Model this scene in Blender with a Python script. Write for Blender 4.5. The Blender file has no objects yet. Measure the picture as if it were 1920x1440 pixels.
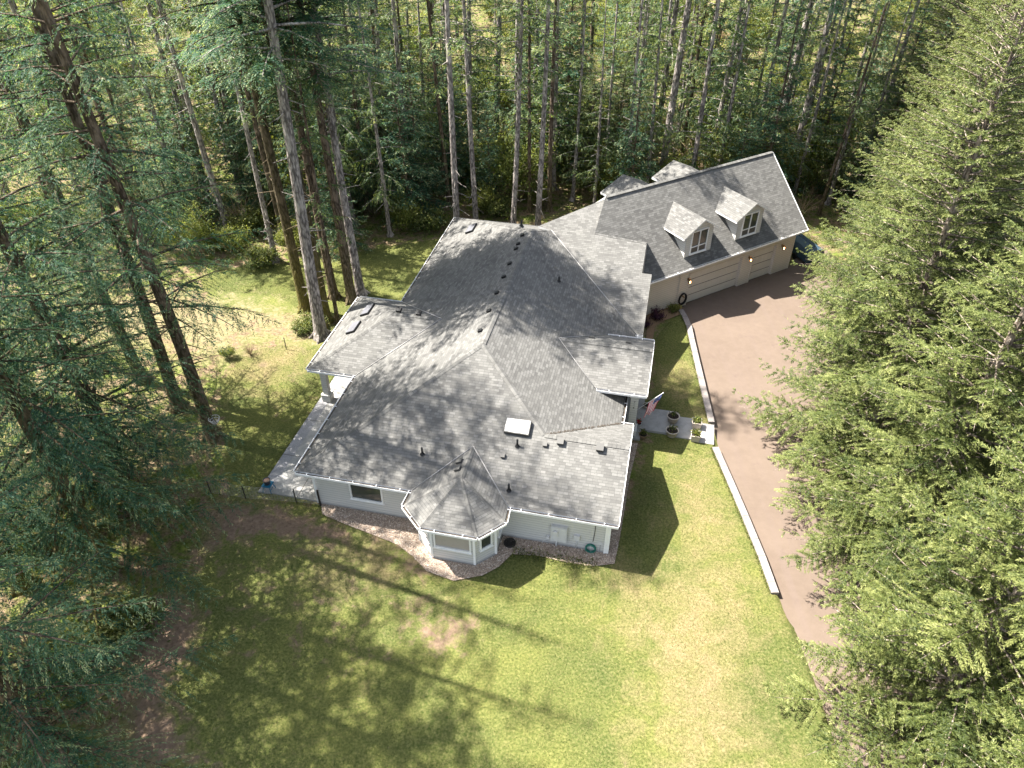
import bpy, math, random
import numpy as np
from mathutils import Vector, Matrix

# ------------------------------------------------------------------ camera, sky, sun, exposure
scn = bpy.context.scene
col = scn.collection
FPX, PITCH, CAMH = 1400.0, 38.5, 29.0
cam_d = bpy.data.cameras.new('camera'); cam = bpy.data.objects.new('camera', cam_d); col.objects.link(cam)
cam.location = (0, 0, CAMH); cam.rotation_euler = (math.radians(90 - PITCH), 0, 0)
cam_d.sensor_width = 36; cam_d.lens = FPX / 1920 * 36; cam_d.clip_end = 2000; cam_d.clip_start = 0.3
scn.camera = cam
SUN_AZ, SUN_EL = 161.0, 56.0       # direction towards the sun, degrees from +X / above the horizon
world = bpy.data.worlds.new('World'); scn.world = world; world.use_nodes = True
wn = world.node_tree; wn.nodes.clear()
wo = wn.nodes.new('ShaderNodeOutputWorld'); wb = wn.nodes.new('ShaderNodeBackground'); ws = wn.nodes.new('ShaderNodeTexSky')
ws.sky_type = 'NISHITA'; ws.sun_disc = False; ws.sun_elevation = math.radians(SUN_EL)
ws.sun_rotation = math.radians(90 - SUN_AZ); ws.altitude = 100; ws.air_density = 1.0; ws.dust_density = 2.0; ws.ozone_density = 1.0
wb.inputs['Strength'].default_value = 0.09
whs = wn.nodes.new('ShaderNodeHueSaturation'); whs.inputs['Saturation'].default_value = 0.62
wn.links.new(ws.outputs[0], whs.inputs['Color']); wn.links.new(whs.outputs[0], wb.inputs[0]); wn.links.new(wb.outputs[0], wo.inputs[0])
sd = bpy.data.lights.new('sun', 'SUN'); sd.energy = 5.0; sd.angle = math.radians(0.53); sd.color = (1.0, 0.955, 0.88)
so = bpy.data.objects.new('sun', sd); col.objects.link(so)
_s = Vector((math.cos(math.radians(SUN_AZ)) * math.cos(math.radians(SUN_EL)), math.sin(math.radians(SUN_AZ)) * math.cos(math.radians(SUN_EL)), math.sin(math.radians(SUN_EL))))
so.rotation_euler = _s.to_track_quat('Z', 'Y').to_euler(); so.location = _s * 100
scn.view_settings.view_transform = 'Standard'; scn.view_settings.look = 'None'; scn.view_settings.gamma = 1.0
scn.view_settings.exposure = 2.12
scn.cycles.max_bounces = 8; scn.cycles.diffuse_bounces = 3; scn.cycles.transmission_bounces = 4; scn.cycles.transparent_max_bounces = 4
scn.cycles.glossy_bounces = 2; scn.cycles.caustics_reflective = False; scn.cycles.caustics_refractive = False

# ------------------------------------------------------------------ measured points: pixel of the 1920 photo -> world at height z
_p = math.radians(PITCH)
CF = Vector((0, math.cos(_p), -math.sin(_p))); CU = Vector((0, math.sin(_p), math.cos(_p)))
def G(px, py, z=0.0):
    d = CF * FPX + Vector((px - 960, 0, 0)) + CU * (720 - py)
    t = (z - CAMH) / d.z
    return Vector((0, 0, CAMH)) + d * t
HA = math.radians(-12.6)
HO = Vector((-10.64, 26.12, 0))                 # house corner (south west eave) on the ground
HE1 = Vector((math.cos(HA), math.sin(HA), 0)); HE2 = Vector((-math.sin(HA), math.cos(HA), 0))
def L(P):                                        # world -> house coordinates
    q = Vector((P[0], P[1], 0)) - HO
    return Vector((q.dot(HE1), q.dot(HE2), P[2]))
def Wd(u, v, z=0.0):                             # house -> world
    p = HO + HE1 * u + HE2 * v; p.z = z
    return p
def GL(px, py, z=0.0): return L(G(px, py, z))
def hit(px, py, p0, n):                          # pixel ray on a plane, all in house coordinates
    o = L(Vector((0, 0, CAMH))); a = L(G(px, py, 0)); d = a - o
    t = (Vector(p0) - o).dot(n) / d.dot(n)
    return o + d * t

# ------------------------------------------------------------------ object helpers
def tag(o, label=None, cat=None, group=None, kind=None):
    if label: o['label'] = label
    if cat: o['category'] = cat
    if group: o['group'] = group
    if kind: o['kind'] = kind
    return o
def empty(name, loc=(0, 0, 0), rz=0.0):
    o = bpy.data.objects.new(name, None); col.objects.link(o); o.location = loc; o.rotation_euler = (0, 0, rz); o.empty_display_size = 0.3
    return o
def kids(o): return [c for c in bpy.data.objects if c.parent == o]
def copy_tree(o, ch=None, parent=None):
    c = o.copy(); col.objects.link(c); c.parent = parent
    for k in (kids(o) if ch is None else ch):
        copy_tree(k, None, c)
    return c

class MB:
    def __init__(s): s.v = []; s.f = []; s.uv = []; s.m = []; s.sm = []
    def face(s, pts, uv=None, m=0, smooth=False):
        i = len(s.v); s.v += [tuple(p) for p in pts]; s.f.append(tuple(range(i, i + len(pts))))
        s.uv.append(uv if uv else [(0, 0)] * len(pts)); s.m.append(m); s.sm.append(smooth)
        return s
    def box(s, x0, y0, z0, x1, y1, z1, m=0, M=None):
        c = [Vector((x, y, z)) for z in (z0, z1) for y in (y0, y1) for x in (x0, x1)]
        if M is not None: c = [M @ p for p in c]
        for q in ((0, 2, 3, 1), (4, 5, 7, 6), (0, 1, 5, 4), (2, 6, 7, 3), (0, 4, 6, 2), (1, 3, 7, 5)):
            s.face([c[k] for k in q], None, m)
        return s
    def bar(s, a, b, w, h, m=0, up=(0, 0, 1)):   # rectangular bar from a to b
        a = Vector(a); b = Vector(b); d = (b - a).normalized(); up = Vector(up)
        x = d.cross(up)
        if x.length < 1e-4: x = d.cross(Vector((1, 0, 0)))
        x.normalize(); y = x.cross(d).normalized()
        c = [p + x * sx * w / 2 + y * sy * h / 2 for p in (a, b) for sy in (-1, 1) for sx in (-1, 1)]
        for q in ((0, 2, 3, 1), (4, 5, 7, 6), (0, 1, 5, 4), (2, 6, 7, 3), (0, 4, 6, 2), (1, 3, 7, 5)):
            s.face([c[k] for k in q], None, m)
        return s
    def tube(s, pts, rad, n=8, m=0, cap=True, smooth=True):
        pts = [Vector(p) for p in pts]; R = rad if isinstance(rad, (list, tuple)) else [rad] * len(pts)
        rings = []; px = None
        for i, p in enumerate(pts):
            d = (pts[min(i + 1, len(pts) - 1)] - pts[max(i - 1, 0)]).normalized()
            x = d.cross(Vector((0, 0, 1))) if px is None else (px - d * px.dot(d))
            if x.length < 1e-4: x = d.cross(Vector((1, 0, 0)))
            x.normalize(); px = x; y = d.cross(x)
            rings.append([p + (x * math.cos(k * 2 * math.pi / n) + y * math.sin(k * 2 * math.pi / n)) * R[i] for k in range(n)])
        i0 = len(s.v)
        for r in rings: s.v += [tuple(q) for q in r]
        for i in range(len(pts) - 1):
            for k in range(n):
                a = i0 + i * n + k; b = i0 + i * n + (k + 1) % n
                s.f.append((a, b, b + n, a + n)); s.uv.append([(0, 0)] * 4); s.m.append(m); s.sm.append(smooth)
        if cap:
            s.f.append(tuple(i0 + (len(pts) - 1) * n + k for k in range(n))); s.uv.append([(0, 0)] * n); s.m.append(m); s.sm.append(False)
            s.f.append(tuple(i0 + k for k in reversed(range(n)))); s.uv.append([(0, 0)] * n); s.m.append(m); s.sm.append(False)
        return s
    def lathe(s, prof, c=(0, 0, 0), n=20, m=0, sq=False):
        c = Vector(c); i0 = len(s.v)
        for r, z in prof:
            for k in range(n):
                a = k * 2 * math.pi / n
                s.v.append((c.x + r * math.cos(a), c.y + r * math.sin(a), c.z + z))
        for i in range(len(prof) - 1):
            for k in range(n):
                a = i0 + i * n + k; b = i0 + i * n + (k + 1) % n
                s.f.append((a, b, b + n, a + n)); s.uv.append([(0, 0)] * 4); s.m.append(m); s.sm.append(True)
        return s
    def build(s, name, mats, parent=None):
        me = bpy.data.meshes.new(name); me.from_pydata(s.v, [], s.f); me.validate()
        if not isinstance(mats, (list, tuple)): mats = [mats]
        for m in mats: me.materials.append(m)
        if len(me.polygons) == len(s.f):
            me.polygons.foreach_set('material_index', s.m); me.polygons.foreach_set('use_smooth', s.sm)
            ul = me.uv_layers.new(name='uv'); ul.data.foreach_set('uv', [c for f in s.uv for p in f for c in p])
        me.update()
        o = bpy.data.objects.new(name, me); col.objects.link(o); o.parent = parent
        return o

def np_mesh(name, V, k, mats, tint=None, smooth=False):   # V (n*k,3), every k verts a face
    n = len(V) // k
    me = bpy.data.meshes.new(name)
    me.vertices.add(n * k); me.vertices.foreach_set('co', np.ascontiguousarray(V, dtype=np.float32).ravel())
    me.loops.add(n * k); me.loops.foreach_set('vertex_index', np.arange(n * k, dtype=np.int32))
    me.polygons.add(n); me.polygons.foreach_set('loop_start', np.arange(0, n * k, k, dtype=np.int32))
    me.polygons.foreach_set('loop_total', np.full(n, k, dtype=np.int32))
    if tint is not None:
        a = me.attributes.new('tint', 'FLOAT', 'POINT'); a.data.foreach_set('value', np.repeat(tint, k).astype(np.float32))
    for m in (mats if isinstance(mats, (list, tuple)) else [mats]): me.materials.append(m)
    me.update(calc_edges=True)
    return me

# ------------------------------------------------------------------ materials
class NT:
    def __init__(s, name, rough=0.8, spec=0.3, metal=0.0):
        s.mat = bpy.data.materials.new(name); s.mat.use_nodes = True; s.t = s.mat.node_tree; s.t.nodes.clear()
        s.out = s.n('ShaderNodeOutputMaterial'); s.b = s.n('ShaderNodeBsdfPrincipled')
        s.b.inputs['Roughness'].default_value = rough; s.b.inputs['Specular IOR Level'].default_value = spec; s.b.inputs['Metallic'].default_value = metal
        s.l(s.b.outputs[0], s.out.inputs[0])
    def n(s, t, **k):
        x = s.t.nodes.new(t)
        for a, v in k.items(): setattr(x, a, v)
        return x
    def l(s, a, b): s.t.links.new(a, b)
    def coord(s, kind='Object'): return s.n('ShaderNodeTexCoord').outputs[kind]
    def pos(s): return s.n('ShaderNodeNewGeometry').outputs['Position']
    def map(s, v, scale=(1, 1, 1), loc=(0, 0, 0)):
        m = s.n('ShaderNodeMapping'); m.inputs['Scale'].default_value = scale; m.inputs['Location'].default_value = loc; s.l(v, m.inputs[0]); return m.outputs[0]
    def noise(s, v, sc=1.0, det=4, rough=0.6, dist=0.0):
        x = s.n('ShaderNodeTexNoise'); x.inputs['Scale'].default_value = sc; x.inputs['Detail'].default_value = det; x.inputs['Roughness'].default_value = rough; x.inputs['Distortion'].default_value = dist
        s.l(v, x.inputs['Vector']); return x.outputs['Fac']
    def vor(s, v, sc=1.0, out='Distance', feat='F1'):
        x = s.n('ShaderNodeTexVoronoi'); x.feature = feat; x.inputs['Scale'].default_value = sc; s.l(v, x.inputs['Vector']); return x.outputs[out]
    def ramp(s, f, stops, interp='LINEAR'):
        r = s.n('ShaderNodeValToRGB'); r.color_ramp.interpolation = interp; e = r.color_ramp.elements
        while len(e) < len(stops): e.new(0.5)
        for i, (p, c) in enumerate(stops):
            e[i].position = p; e[i].color = (*c, 1) if len(c) == 3 else c
        s.l(f, r.inputs[0]); return r.outputs[0]
    def mr(s, f, a, b, c=0.0, d=1.0, smooth=False):
        r = s.n('ShaderNodeMapRange'); r.clamp = True
        if smooth: r.interpolation_type = 'SMOOTHSTEP'
        for i, v in enumerate((a, b, c, d)): r.inputs[i + 1].default_value = v
        s.l(f, r.inputs[0]); return r.outputs[0]
    def mix(s, f, a, b, mode='MIX'):
        m = s.n('ShaderNodeMix'); m.data_type = 'RGBA'; m.blend_type = mode
        for i, v in ((0, f), (6, a), (7, b)):
            if isinstance(v, (int, float)): m.inputs[i].default_value = v
            elif isinstance(v, tuple): m.inputs[i].default_value = (*v, 1)
            else: s.l(v, m.inputs[i])
        return m.outputs[2]
    def math(s, op, a, b=0.0):
        m = s.n('ShaderNodeMath'); m.operation = op
        for i, v in ((0, a), (1, b)):
            if isinstance(v, (int, float)): m.inputs[i].default_value = v
            else: s.l(v, m.inputs[i])
        return m.outputs[0]
    def attr(s, name):
        a = s.n('ShaderNodeAttribute'); a.attribute_name = name; return a.outputs['Fac']
    def rnd(s): return s.n('ShaderNodeObjectInfo').outputs['Random']
    def col(s, c):
        if isinstance(c, tuple): s.b.inputs['Base Color'].default_value = (*c, 1)
        else: s.l(c, s.b.inputs['Base Color'])
        return s
    def rough(s, f): s.l(f, s.b.inputs['Roughness']); return s
    def bump(s, h, st=0.3, d=0.02):
        b = s.n('ShaderNodeBump'); b.inputs['Strength'].default_value = st; b.inputs['Distance'].default_value = d
        s.l(h, b.inputs['Height']); s.l(b.outputs[0], s.b.inputs['Normal']); return s

def plain(name, c, rough=0.6, spec=0.3, metal=0.0, var=0.12, sc=6):
    t = NT(name, rough, spec, metal); n = t.noise(t.coord(), sc, 5)
    t.col(t.mix(n, tuple(x * (1 - var) for x in c), tuple(min(1, x * (1 + var)) for x in c)))
    t.bump(n, 0.15, 0.005)
    return t.mat

def mk_shingle():
    t = NT('asphalt_shingle', 0.92, 0.25); uv = t.coord('UV')
    br = t.n('ShaderNodeTexBrick'); br.offset = 0.5; br.offset_frequency = 2; br.squash = 0.8; br.squash_frequency = 3
    for k, v in (('Color1', (0, 0, 0, 1)), ('Color2', (1, 1, 1, 1)), ('Mortar', (0.5, 0.5, 0.5, 1)), ('Scale', 1.0), ('Mortar Size', 0.008), ('Mortar Smooth', 0.3), ('Bias', 0.0), ('Brick Width', 0.31), ('Row Height', 0.145)):
        br.inputs[k].default_value = v
    dist = t.n('ShaderNodeTexNoise'); dist.inputs['Scale'].default_value = 1.3
    t.l(uv, dist.inputs['Vector'])
    mx = t.mix(0.012, uv, dist.outputs['Color'], 'ADD')
    t.l(mx, br.inputs['Vector'])
    tabs = br.outputs['Color']; gap = br.outputs['Fac']
    big = t.noise(t.pos(), 0.35, 4); fine = t.noise(t.pos(), 60, 2); mid = t.noise(t.pos(), 2.2, 4)
    c = t.ramp(tabs, [(0.0, (0.082, 0.079, 0.074)), (0.5, (0.118, 0.114, 0.106)), (1.0, (0.166, 0.161, 0.151))])
    c = t.mix(t.mr(fine, 0.3, 0.7), t.mix(0.35, c, (0.07, 0.07, 0.07)), c)
    c = t.mix(t.mr(big, 0.35, 0.7, 0, 0.30), c, (0.19, 0.185, 0.170))
    c = t.mix(t.mr(mid, 0.55, 0.75, 0, 0.22), c, (0.075, 0.076, 0.066))
    nl = t.noise(t.map(t.pos(), (1, 1, 1), (3, 8, 0)), 1.1, 5, 0.7); sp = t.vor(t.pos(), 7.0)
    c = t.mix(t.math('MULTIPLY', t.mr(sp, 0.05, 0.16, 0.75, 0.0), t.mr(nl, 0.5, 0.62)), c, (0.055, 0.040, 0.022))
    # butt edges of each course: a darker line at the foot of every row
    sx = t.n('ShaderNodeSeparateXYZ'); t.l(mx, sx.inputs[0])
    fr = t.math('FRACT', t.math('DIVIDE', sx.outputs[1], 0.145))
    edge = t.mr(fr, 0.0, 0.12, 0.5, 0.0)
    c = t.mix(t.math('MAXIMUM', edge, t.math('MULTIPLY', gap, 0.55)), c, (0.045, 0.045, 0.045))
    t.col(c)
    h = t.math('ADD', t.math('MULTIPLY', t.math('SUBTRACT', 1.0, fr), 0.6), t.math('MULTIPLY', tabs, 0.5))
    h = t.math('ADD', h, t.math('MULTIPLY', fine, 0.25))
    t.bump(h, 0.7, 0.012)
    return t.mat

def mk_siding(name, c):
    t = NT(name, 0.55, 0.3); p = t.coord()
    sx = t.n('ShaderNodeSeparateXYZ'); t.l(p, sx.inputs[0])
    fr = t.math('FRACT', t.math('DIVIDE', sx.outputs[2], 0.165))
    n = t.noise(p, 1.5, 5); g = t.noise(t.map(p, (3, 3, 60)), 2, 3)
    base = t.mix(n, tuple(x * 0.93 for x in c), tuple(x * 1.05 for x in c))
    base = t.mix(t.mr(g, 0.4, 0.7, 0, 0.10), base, tuple(x * 0.8 for x in c))
    base = t.mix(t.mr(sx.outputs[2], -0.3, 0.5, 0.22, 0.0), base, (0.28, 0.25, 0.2))
    base = t.mix(t.mr(fr, 0.0, 0.20, 0.75, 0.0), base, tuple(x * 0.36 for x in c))  # shadow line at the foot of each board, put into the colour
    t.col(base); t.bump(t.math('SUBTRACT', 1.0, fr), 0.8, 0.02)
    return t.mat

def mk_concrete(name, c, agg=0.0, bump=0.4):
    t = NT(name, 0.85, 0.3); p = t.pos()
    a = t.noise(p, 0.9, 6, 0.65); b = t.noise(p, 25, 3)
    k = t.mix(t.mr(a, 0.3, 0.75), tuple(x * 0.78 for x in c), tuple(x * 1.08 for x in c))
    k = t.mix(t.mr(b, 0.35, 0.65, 0.0, 0.12 + agg), k, tuple(x * 0.55 for x in c))
    if agg > 0.1:
        v = t.vor(p, 38, 'Color'); k = t.mix(agg, k, t.ramp(v, [(0, (0.16, 0.15, 0.15)), (0.5, (0.30, 0.29, 0.30)), (1, (0.55, 0.52, 0.5))]))
    s_ = t.noise(t.map(p, (1, 1, 1), (9, 4, 0)), 2.3, 6, 0.75)
    k = t.mix(t.mr(s_, 0.5, 0.72, 0, 0.55), k, tuple(x * 0.42 for x in c))
    t.col(k); t.bump(b, bump, 0.006)
    return t.mat

def mk_gravel():
    t = NT('river_gravel', 0.8, 0.3); p = t.pos()
    v = t.n('ShaderNodeTexVoronoi'); v.inputs['Scale'].default_value = 16; t.l(p, v.inputs['Vector'])
    c = t.ramp(v.outputs['Color'], [(0, (0.22, 0.16, 0.12)), (0.35, (0.38, 0.29, 0.225)), (0.65, (0.47, 0.37, 0.29)), (1, (0.58, 0.50, 0.42))])
    n = t.noise(p, 1.3, 5)
    c = t.mix(t.mr(v.outputs['Distance'], 0.3, 0.65, 0, 0.5), c, (0.10, 0.075, 0.055))
    c = t.mix(t.mr(n, 0.5, 0.75, 0, 0.5), c, (0.16, 0.12, 0.085))
    t.col(c); t.bump(t.math('SUBTRACT', 1.0, v.outputs['Distance']), 1.0, 0.03)
    return t.mat

def grass_color(t):
    p = t.pos()
    a = t.noise(p, 0.22, 5, 0.62); b = t.noise(t.map(p, (1, 1, 1), (31, 7, 0)), 0.75, 6, 0.7, 0.5); f = t.noise(p, 9, 4, 0.75); ff = t.noise(p, 45, 2)
    green = t.ramp(f, [(0.3, (0.032, 0.058, 0.010)), (0.5, (0.088, 0.102, 0.030)), (0.7, (0.178, 0.168, 0.070))])
    green = t.mix(t.mr(a, 0.35, 0.65), green, t.ramp(f, [(0.3, (0.060, 0.080, 0.015)), (0.7, (0.235, 0.225, 0.070))]))
    dry = t.ramp(f, [(0.3, (0.13, 0.105, 0.045)), (0.7, (0.30, 0.235, 0.125))])
    dr = t.mr(t.math('ADD', t.math('MULTIPLY', b, 0.65), t.math('ADD', t.math('MULTIPLY', a, 0.2), t.math('MULTIPLY', t.attr('dry'), 0.27))), 0.50, 0.72)
    c = t.mix(dr, green, dry)
    c = t.mix(t.mr(ff, 0.35, 0.65, 0.0, 0.3), c, t.mix(0.6, c, (0.02, 0.03, 0.008)))
    return c, f, ff

def mk_ground():
    t = NT('ground_cover', 0.95, 0.15); p = t.pos()
    c, f, ff = grass_color(t)
    b = t.noise(p, 1.1, 6, 0.7, 0.4); g = t.noise(p, 5, 5, 0.7); v = t.vor(p, 14, 'Color')
    litter = t.ramp(g, [(0.25, (0.045, 0.030, 0.018)), (0.5, (0.13, 0.085, 0.050)), (0.75, (0.27, 0.19, 0.12))])
    litter = t.mix(0.35, litter, t.ramp(v, [(0, (0.05, 0.035, 0.02)), (1, (0.42, 0.32, 0.21))]))
    moss = t.ramp(g, [(0.3, (0.035, 0.055, 0.008)), (0.7, (0.16, 0.20, 0.035))])
    floor = t.mix(t.mr(b, 0.42, 0.6), litter, moss)
    dirt = t.ramp(g, [(0.25, (0.10, 0.068, 0.045)), (0.6, (0.21, 0.145, 0.10)), (0.8, (0.34, 0.255, 0.185))])
    sand = t.ramp(g, [(0.25, (0.12, 0.12, 0.045)), (0.7, (0.25, 0.20, 0.12))])
    lw = t.mr(t.math('ADD', t.attr('lawn'), t.math('MULTIPLY', t.math('SUBTRACT', b, 0.5), 1.2)), 0.42, 0.6)
    dw = t.mr(t.math('ADD', t.attr('dirt'), t.math('MULTIPLY', t.math('SUBTRACT', b, 0.5), 2.2)), 0.45, 0.85)
    sw = t.mr(t.math('ADD', t.math('MULTIPLY', t.attr('sand'), 0.8), t.math('ADD', t.math('MULTIPLY', t.math('SUBTRACT', g, 0.5), 1.2), t.math('MULTIPLY', t.math('SUBTRACT', b, 0.5), 2.2))), 0.35, 0.85)
    k = t.mix(lw, floor, c); k = t.mix(dw, k, dirt); k = t.mix(sw, k, sand)
    t.col(k); t.bump(t.math('ADD', f, t.math('MULTIPLY', ff, 0.6)), 0.8, 0.05)
    return t.mat

def mk_blades():
    t = NT('grass_blades', 0.8, 0.2); c, f, ff = grass_color(t)
    t.col(t.mix(t.mr(t.attr('tint'), 0, 1, 0, 0.3), c, (0.20, 0.22, 0.06)))
    return t.mat

def mk_asphalt():
    t = NT('driveway_asphalt', 0.9, 0.3); p = t.pos()
    a = t.noise(p, 0.25, 5, 0.6); b = t.noise(p, 2.5, 6, 0.7); f = t.noise(p, 70, 2); st = t.noise(t.map(p, (2.2, 0.12, 1)), 1.0, 4)
    c = t.mix(t.mr(a, 0.3, 0.7), (0.112, 0.083, 0.061), (0.142, 0.107, 0.080))
    c = t.mix(t.mr(b, 0.4, 0.7, 0, 0.35), c, (0.175, 0.131, 0.101))
    c = t.mix(t.mr(st, 0.5, 0.7, 0, 0.3), c, (0.140, 0.105, 0.090))
    sp = t.vor(p, 5.5); sn = t.noise(p, 0.5, 3)
    c = t.mix(t.math('MULTIPLY', t.mr(sp, 0.03, 0.09, 0.8, 0.0), t.mr(sn, 0.45, 0.6)), c, (0.05, 0.035, 0.02))
    st2 = t.noise(p, 1.1, 5, 0.7); c = t.mix(t.mr(st2, 0.58, 0.72, 0, 0.5), c, (0.10, 0.072, 0.06))
    c = t.mix(t.mr(f, 0.35, 0.65, 0, 0.4), c, (0.10, 0.075, 0.065))
    t.col(c); t.bump(f, 0.5, 0.006)
    return t.mat

def mk_bark(name, dark, light, moss=0.0):
    t = NT(name, 0.95, 0.15); p = t.coord()
    m = t.map(p, (9, 9, 2.6)); v = t.vor(m, 1.0, 'Distance', 'F1'); n = t.noise(m, 2.0, 6, 0.7); big = t.noise(t.map(p, (1, 1, 0.5)), 1.2, 4)
    c = t.ramp(n, [(0.3, dark), (0.7, light)])
    c = t.mix(t.mr(v, 0.35, 0.65, 0, 0.8), c, tuple(x * 0.4 for x in dark))
    c = t.mix(t.mr(big, 0.5, 0.65, 0, 0.45), c, tuple(min(1, x * 1.6) for x in light))
    if moss > 0:
        sx = t.n('ShaderNodeSeparateXYZ'); t.l(p, sx.inputs[0])
        mw = t.math('MULTIPLY', t.mr(sx.outputs[2], 0, 9, 1.0, 0.15), t.mr(n, 0.35, 0.6, 0, moss))
        c = t.mix(mw, c, (0.17, 0.155, 0.025))
    t.col(c); t.bump(t.math('ADD', v, n), 1.0, 0.06)
    return t.mat

def mk_leaf(name, dark, mid, light, trans=0.35, var=0.25):
    t = NT(name, 0.62, 0.35)
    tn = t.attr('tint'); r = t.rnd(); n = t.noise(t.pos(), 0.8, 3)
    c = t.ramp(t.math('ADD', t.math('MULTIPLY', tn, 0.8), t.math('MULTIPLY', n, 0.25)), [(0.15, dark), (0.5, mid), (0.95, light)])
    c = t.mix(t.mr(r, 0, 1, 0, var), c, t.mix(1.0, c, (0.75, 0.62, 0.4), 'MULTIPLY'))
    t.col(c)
    tr = t.n('ShaderNodeBsdfTranslucent'); t.l(t.mix(1.0, c, (1.3, 1.25, 0.6), 'MULTIPLY'), tr.inputs[0])
    ms = t.n('ShaderNodeMixShader'); ms.inputs[0].default_value = trans
    t.l(t.b.outputs[0], ms.inputs[1]); t.l(tr.outputs[0], ms.inputs[2]); t.l(ms.outputs[0], t.out.inputs[0])
    return t.mat

def mk_glass(name, c=(0.02, 0.025, 0.03), rough=0.03):
    t = NT(name, rough, 0.5); n = t.noise(t.coord(), 0.8, 3)
    t.col(t.mix(n, c, tuple(x * 1.8 + 0.01 for x in c))); t.b.inputs['IOR'].default_value = 1.45
    t.bump(n, 0.05, 0.01)
    return t.mat

def glossier(m):
    [n for n in m.node_tree.nodes if n.type == 'BSDF_PRINCIPLED'][0].inputs['IOR'].default_value = 1.65
    return m
M = dict(
    shingle=mk_shingle(), siding=mk_siding('painted_lap_siding', (0.56, 0.545, 0.51)), siding_g=mk_siding('bounce_warmed_siding', (0.60, 0.53, 0.44)),  # siding_g: warm bounce light from the drive put into the colour
    trim=plain('white_trim', (0.80, 0.79, 0.77), 0.45), gutter=plain('gutter_white', (0.78, 0.77, 0.76), 0.4), debris=plain('gutter_debris', (0.06, 0.05, 0.04), 0.95, var=0.5, sc=20),
    soffit=plain('soffit_paint', (0.62, 0.60, 0.56), 0.7), door=plain('garage_door_paint', (0.60, 0.545, 0.47), 0.5, var=0.05, sc=2),
    valley=plain('valley_metal', (0.30, 0.29, 0.28), 0.45, 0.5, 0.3), black=plain('black_plastic', (0.012, 0.012, 0.013), 0.5), ventgrey=plain('vent_grey', (0.095, 0.092, 0.086), 0.5, 0.4, 0.3),
    concrete=mk_concrete('slab_concrete', (0.34, 0.33, 0.31)), walk=mk_concrete('walk_concrete', (0.42, 0.39, 0.37)), aggregate=mk_concrete('exposed_aggregate', (0.27, 0.27, 0.275), 0.4),
    kerb=mk_concrete('kerb_concrete', (0.24, 0.205, 0.18), 0.2), gravel=mk_gravel(), ground=mk_ground(), blades=mk_blades(), asphalt=mk_asphalt(),
    bark_grey=mk_bark('grey_fir_bark', (0.16, 0.135, 0.125), (0.46, 0.41, 0.37)), bark_brown=mk_bark('brown_fir_bark', (0.065, 0.046, 0.034), (0.20, 0.150, 0.115), 0.3), bark_tan=mk_bark('tan_bark', (0.16, 0.12, 0.09), (0.40, 0.34, 0.28)), bark_moss=mk_bark('mossy_bark', (0.05, 0.04, 0.028), (0.16, 0.12, 0.085), 0.9),
    fir=mk_leaf('fir_needles', (0.014, 0.064, 0.042), (0.080, 0.170, 0.098), (0.52, 0.56, 0.33), 0.5), spruce=mk_leaf('olive_needles', (0.026, 0.044, 0.008), (0.105, 0.130, 0.030), (0.30, 0.315, 0.115), 0.25, 0.12),  # spruce: olive green is the needles' own colour
    hemlock=mk_leaf('forest_needles', (0.028, 0.068, 0.028), (0.125, 0.185, 0.070), (0.42, 0.45, 0.18), 0.5, 0.35),
    broad=mk_leaf('broad_leaves', (0.045, 0.070, 0.016), (0.13, 0.17, 0.040), (0.32, 0.34, 0.10), 0.5, 0.5), under=mk_leaf('undergrowth_leaves', (0.025, 0.045, 0.010), (0.075, 0.105, 0.024), (0.24, 0.24, 0.08), 0.4, 0.0),
    twig=plain('tan_twigs', (0.30, 0.22, 0.14), 0.9), purple=mk_leaf('purple_leaves', (0.020, 0.006, 0.014), (0.045, 0.012, 0.03), (0.09, 0.03, 0.05), 0.2),
    glass=glossier(mk_glass('window_glass', (0.03, 0.034, 0.03))), blind=plain('pale_blind', (0.34, 0.31, 0.28), 0.35, 0.8), skyglass=mk_glass('skylight_glass', (0.10, 0.10, 0.11), 0.15), shade=plain('skylight_lid', (0.50, 0.49, 0.46), 0.5, var=0.03),
    metalbox=plain('painted_metal_box', (0.58, 0.57, 0.56), 0.5), brass=plain('aged_brass', (0.32, 0.20, 0.09), 0.35, 0.5, 0.8), hose=plain('green_hose', (0.01, 0.16, 0.12), 0.4, 0.5), pot=plain('beige_pot', (0.42, 0.37, 0.31), 0.7), soil=plain('potting_soil', (0.03, 0.022, 0.016), 1.0),
    teal=plain('teal_paint', (0.012, 0.12, 0.20), 0.5), darkpot=plain('dark_glazed_pot', (0.035, 0.03, 0.035), 0.35, 0.6), iron=plain('dark_iron', (0.03, 0.026, 0.022), 0.7), wire=plain('galvanised_wire', (0.28, 0.28, 0.27), 0.45, 0.5, 0.6),
    red=plain('red_petals', (0.42, 0.012, 0.03), 0.7), wood=plain('weathered_wood', (0.22, 0.15, 0.09), 0.85, var=0.3), polewhite=plain('white_pole', (0.7, 0.7, 0.7), 0.4),
    carblue=plain('blue_grey_metal_paint', (0.045, 0.075, 0.10), 0.25, 0.6), terracotta=plain('terracotta', (0.36, 0.22, 0.15), 0.8), bag=plain('striped_cover', (0.38, 0.36, 0.33), 0.8),
)
def mk_bulb():
    t = NT('lit_bulb'); t.col((1.0, 0.75, 0.45)); t.b.inputs['Emission Color'].default_value = (1.0, 0.45, 0.16, 1); t.b.inputs['Emission Strength'].default_value = 6.0
    return t.mat
M['bulb'] = mk_bulb()
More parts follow.
